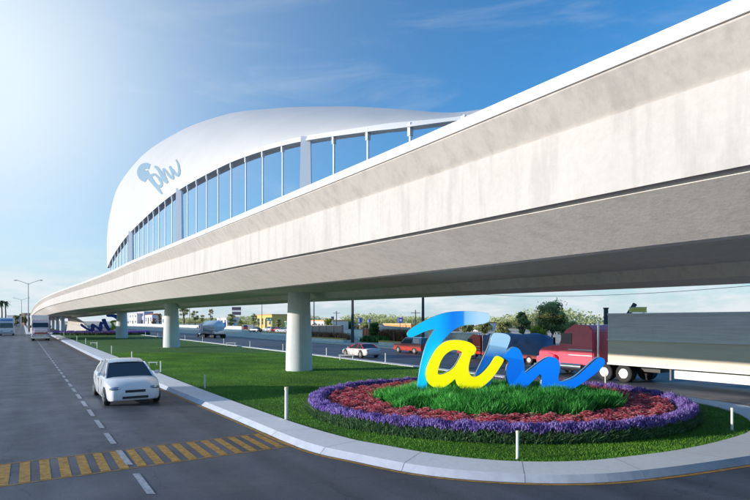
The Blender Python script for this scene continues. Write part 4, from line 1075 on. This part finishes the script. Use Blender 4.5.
for px, Y, yt, w, lb, m in ((23.2, 420, 313.5, 2.4, 'tiny terracotta building at the end of the left road', mat('far_terra', (.55, .3, .2), .8)), (27.3, 400, 316, 2.0, 'tiny pale building at the end of the left road', M_houseA), (10, 330, 316, 6, 'low white building beyond the bus', M_houseA)):
    v = Vector(((px-375)/F*Y, Y, 0)); H = CH+(HOR-yt)/F*Y; t = thing('building', lb, 'building', v)
    MB().box((0, 4, H/2), (w/F*Y, 8, H)).build('wall', m, t); MB().box((0, 4, H+.2), (w/F*Y+.6, 8.6, .4)).build('roof', M_conc_lt, t)
    for q in (-.25, .25): MB().box((q*w/F*Y, -.03, H*.55), (w/F*Y*.22, .1, H*.3)).build('window', mat('pane', (.10, .13, .17), .15), t)

# signs and billboards
def board(px, p, y0, y1, wpx, label, m, name='billboard', rot=None, poles=1, stripes=None, m2=None):
    v = G(px, p); zt = CH+(HOR-y0)/F*v.y; zb = CH+(HOR-y1)/F*v.y; w = wpx/F*v.y
    t = thing(name, label, 'sign', v, rot if rot is not None else 0)
    MB().box((0, 0, (zt+zb)/2), (w, .18, zt-zb)).build('panel', m, t)
    MB().box((0, -.1, zt-.06), (w+.08, .06, .1)).build('frame', M_metalgrey, t); MB().box((0, -.1, zb+.06), (w+.08, .06, .1)).build('frame', M_metalgrey, t)
    for i in range(poles):
        x = 0 if poles == 1 else (-w*.35+i*w*.7); MB().cyl((x, .15, 0), (x, .15, zb+.3), .1, .08, 8).build('post', M_metalgrey, t, smooth=True)
    if stripes:
        for (x0, z0, x1, z1) in stripes:
            MB().box(((x0+x1)/2*w, -.11, zb+(z0+z1)/2*(zt-zb)), (abs(x1-x0)*w, .03, (z1-z0)*(zt-zb))).build('marking', m2, t)
    return t
M_sb = mat('sign_blue', (.03, .10, .45), .5); M_sp = mat('sign_pale', (.62, .58, .75), .5); M_sg = mat('sign_green', (.01, .25, .10), .5)
board(360, 60, 317.5, 323, 4.2, 'blue and lilac roadside billboard nearest the thick dark pole', M_sb, stripes=[(-.45, .15, -.1, .85)], m2=M_sp)
board(369, 64, 319, 323, 3.8, 'pale and blue billboard right of the thick pole, second of two', M_sp, stripes=[(.0, .15, .4, .85)], m2=M_sb)
board(400, 66, 317.5, 323, 5.4, 'blue billboard above the orange warehouse', M_sb, stripes=[(-.42, .1, -.25, .9), (-.1, .3, .35, .7)], m2=M_sp)
board(332.5, 66, 316.5, 320, 3.0, 'small dark blue billboard over the young yellow green tree', mat('sign_navy', (.06, .08, .16), .5))
board(236.5, 78, 307, 315, 9, 'big dark billboard with a white band above the olive tree', mat('sign_dark', (.09, .07, .10), .6), stripes=[(-.5, .38, .5, .6)], m2=M_post, poles=2)
board(269, 62, 317.5, 320.8, 6, 'green direction sign in front of the yellow shop', M_sg, name='road_sign', poles=2, stripes=[(-.4, .25, -.1, .6), (.1, .25, .4, .6)], m2=M_post)
tl = board(638, 75, 307, 312.5, 16, 'yellow roadside board on a roof above the trailer', mat('sign_yellow', (.92, .70, .10), .5), poles=2, rot=-.15, stripes=[(-.42, .3, .42, .7)], m2=mat('sign_ochre', (.75, .50, .08), .5))
v = G(631, 76); zz = CH+(HOR-304)/F*v.y
t = thing('sign_arm', 'black slanted arm rising behind the yellow board', 'sign support', v); MB().tube([(-1.2, 0, 0), (-1.0, 0, zz*.6), (.6, 0, zz)], [.2, .25, .35], 8).build('arm', M_plast, t)
v = G(606, 55); H = CH+(HOR-309)/F*v.y
t = thing('chimney_stack', 'dark upright stack above the red cab roof', 'stack', v); MB().cyl((0, 0, 0), (0, 0, H), .28, .24, 12).build('shaft', mat('stack_dark', (.05, .06, .06), .6), t, smooth=True); MB().cyl((0, 0, H), (0, 0, H+.15), .3, .3, 12).build('rim', M_plast, t)

# ================================================================== SECOND BED, SECOND SIGN, ABUTMENT SHELL
v = W(103, 333, 128)
s2 = dup(sign, (v.x-.5, 129, .1), R(198), 'distant blue and green script letters seen from behind beyond the third pillar', None, 1.35)
for _c, _m in zip(s2.children, (gradmat('far_letter_blue', [(0, (.005, .06, .35)), (1, (.01, .09, .45))], 'Z', 0, 3, 0), gradmat('far_letter_navy', [(0, (.005, .03, .2)), (1, (.01, .06, .4))], 'Z', 0, 3, 0), gradmat('far_letter_green', [(0, (.16, .33, .01)), (1, (.3, .5, .02))], 'Z', 0, 3, 0), gradmat('far_letter_deep', [(0, (.004, .04, .28)), (1, (.01, .07, .42))], 'Z', 0, 3, 0))):
    _c.material_slots[0].link = 'OBJECT'; _c.material_slots[0].material = _m
    if 'label' in _c: del _c['label']
lavender((100-375)/F*128, 129, 11, 7, 3500, 5200, ('green lavender foliage around the distant sign', 'purple lavender flowers around the distant sign'), .75, 4.0)
n = 2600; X, Y, r = ring_pts(n, .3, .86, (103-375)/F*128, 129, 11, 7)
V, Fc, kk = heads(X, Y, .3+rng.uniform(0, .3, n), np.full(n, .16), np.full(n, .2), 5, .5, True)
o = npmesh('red_flowers', V, Fc, M_redfl, np.repeat(rng.uniform(0, 1, n), kk)); tag(o, 'red flowers in the distant bed beyond the third pillar', 'red flowers', kind='stuff')
ab = thing('abutment_shell', 'white curved ribbed concrete shell at the far end of the bridge', 'abutment')
rows = []
for i in range(25):
    u = i/24; row = []
    for j in range(13):
        w_ = j/12
        px = 66+21.5*u; Yd = 160-8*u+10*w_*(1-u)
        ztop = (5.2*(1-u)**.42+.2)*1.0 if u < 1 else .2
        zz = .1+ztop*(1-(1-w_)**2)
        row.append(Vector(((px-375)/F*Yd+2.4*w_*(1-w_), Yd, zz)))
    rows.append(row)
mb = MB(); mb.loft(rows, caps=False, closed=False); mb.build('shell', M_conc_lt, ab, smooth=True)
for k in (.25, .5, .75, 1.0):
    pts = []
    for i in range(25):
        r_ = rows[i]; f_ = k*12; j = min(int(f_), 11); pts.append(r_[j].lerp(r_[j+1], f_-j)+Vector((-.1, -.25, 0)))
    MB().tube(pts, .14, 6).build('rib', M_white, ab, smooth=True)

# ================================================================== SKY, SUN, CAMERA
SD = Vector((-.975, -.22, 0)).normalized(); EL = R(9.5)
sun_dir = Vector((SD.x*math.cos(EL), SD.y*math.cos(EL), math.sin(EL)))
sl = bpy.data.lights.new('sun', 'SUN'); sl.energy = 5.0; sl.angle = R(.6); sl.color = (1.0, .905, .80)
so = bpy.data.objects.new('sun', sl); col.objects.link(so); so.rotation_euler = sun_dir.to_track_quat('Z', 'Y').to_euler()
w = bpy.data.worlds.new('World'); scene.world = w; w.use_nodes = True
nt = w.node_tree; L = nt.links; bg = nt.nodes['Background']; bg.inputs['Strength'].default_value = .15
sky = nt.nodes.new('ShaderNodeTexSky'); sky.sky_type = 'NISHITA'; sky.sun_disc = False; sky.sun_elevation = EL
sky.sun_rotation = math.atan2(sun_dir.x, sun_dir.y); sky.air_density = 1.0; sky.dust_density = .6; sky.ozone_density = 2.0
tc = nt.nodes.new('ShaderNodeTexCoord')
def vm(op, a, b=None):
    n_ = nt.nodes.new('ShaderNodeVectorMath'); n_.operation = op
    L.new(a, n_.inputs[0])
    if b is not None: n_.inputs[1].default_value = b
    return n_
def mt(op, a, b=None, clamp=False):
    n_ = nt.nodes.new('ShaderNodeMath'); n_.operation = op; n_.use_clamp = clamp
    L.new(a, n_.inputs[0])
    if b is not None:
        if isinstance(b, (int, float)): n_.inputs[1].default_value = b
        else: L.new(b, n_.inputs[1])
    return n_.outputs[0]
def mix(f, a, b, mode='MIX'):
    n_ = nt.nodes.new('ShaderNodeMix'); n_.data_type = 'RGBA'; n_.blend_type = mode
    if isinstance(f, float): n_.inputs[0].default_value = f
    else: L.new(f, n_.inputs[0])
    for s_, x in ((6, a), (7, b)):
        if isinstance(x, tuple): n_.inputs[s_].default_value = (*x, 1)
        else: L.new(x, n_.inputs[s_])
    return n_.outputs[2]
S_ = 1/.15
gdir = Vector((-430/F, 1, 250/F)).normalized()
nrmz = vm('NORMALIZE', tc.outputs['Generated'])
dt = vm('DOT_PRODUCT', nrmz.outputs[0], tuple(gdir)).outputs['Value']
sp = nt.nodes.new('ShaderNodeSeparateXYZ'); L.new(nrmz.outputs[0], sp.inputs[0])
base = mix(1.0, sky.outputs[0], (.46, 1.22, 1.80), 'MULTIPLY')
# bright hazy glow around the sun side
glow = mt('POWER', mt('MAXIMUM', dt, 0.0), 30.0)
wide = mt('MULTIPLY', mt('POWER', mt('MAXIMUM', dt, 0.0), 7), .36)
gl = mt('ADD', mt('MULTIPLY', glow, .72), wide, True)
# horizon haze
hz = nt.nodes.new('ShaderNodeMapRange'); hz.interpolation_type = 'SMOOTHSTEP'; hz.inputs[1].default_value = .20; hz.inputs[2].default_value = -.02; hz.inputs[3].default_value = 0; hz.inputs[4].default_value = .9
L.new(sp.outputs['Z'], hz.inputs[0])
c = mix(hz.outputs[0], base, (.62*S_, .73*S_, .81*S_))
c = mix(gl, c, (.80*S_, .93*S_, 1.02*S_))
# thin clouds
mp = nt.nodes.new('ShaderNodeMapping'); mp.inputs['Scale'].default_value = (1.0, 1.0, 4.5); L.new(nrmz.outputs[0], mp.inputs[0])
cn = nt.nodes.new('ShaderNodeTexNoise'); cn.inputs['Scale'].default_value = 3.2; cn.inputs['Detail'].default_value = 9; cn.inputs['Roughness'].default_value = .6; cn.inputs['Distortion'].default_value = .6; L.new(mp.outputs[0], cn.inputs['Vector'])
cm = nt.nodes.new('ShaderNodeMapRange'); cm.interpolation_type = 'SMOOTHSTEP'; cm.inputs[1].default_value = .50; cm.inputs[2].default_value = .78; cm.inputs[3].default_value = 0; cm.inputs[4].default_value = .17; L.new(cn.outputs['Fac'], cm.inputs[0])
c = mix(cm.outputs[0], c, (.85*S_, .9*S_, .95*S_))
cn2 = nt.nodes.new('ShaderNodeTexNoise'); cn2.inputs['Scale'].default_value = 9; cn2.inputs['Detail'].default_value = 8; cn2.inputs['Roughness'].default_value = .6; L.new(mp.outputs[0], cn2.inputs['Vector'])
cm2 = nt.nodes.new('ShaderNodeMapRange'); cm2.interpolation_type = 'SMOOTHSTEP'; cm2.inputs[1].default_value = .38; cm2.inputs[2].default_value = .66; L.new(cn2.outputs['Fac'], cm2.inputs[0])
hz2 = nt.nodes.new('ShaderNodeMapRange'); hz2.interpolation_type = 'SMOOTHSTEP'; hz2.inputs[1].default_value = .14; hz2.inputs[2].default_value = .03; hz2.inputs[3].default_value = 0; hz2.inputs[4].default_value = .85; L.new(sp.outputs['Z'], hz2.inputs[0])
c = mix(mt('MULTIPLY', cm2.outputs[0], hz2.outputs[0]), c, (.84*S_, .88*S_, .93*S_))
L.new(c, bg.inputs['Color'])

cam = bpy.data.cameras.new('Camera'); cam.sensor_width = 36; cam.lens = 36*F/750; cam.shift_y = (HOR-250)/750; cam.clip_end = 9000; cam.clip_start = .1
co = bpy.data.objects.new('Camera', cam); col.objects.link(co); co.location = (0, 0, CH); co.rotation_euler = (R(90), 0, 0)
scene.camera = co
scene.view_settings.view_transform = 'Standard'; scene.view_settings.look = 'None'; scene.view_settings.exposure = 0
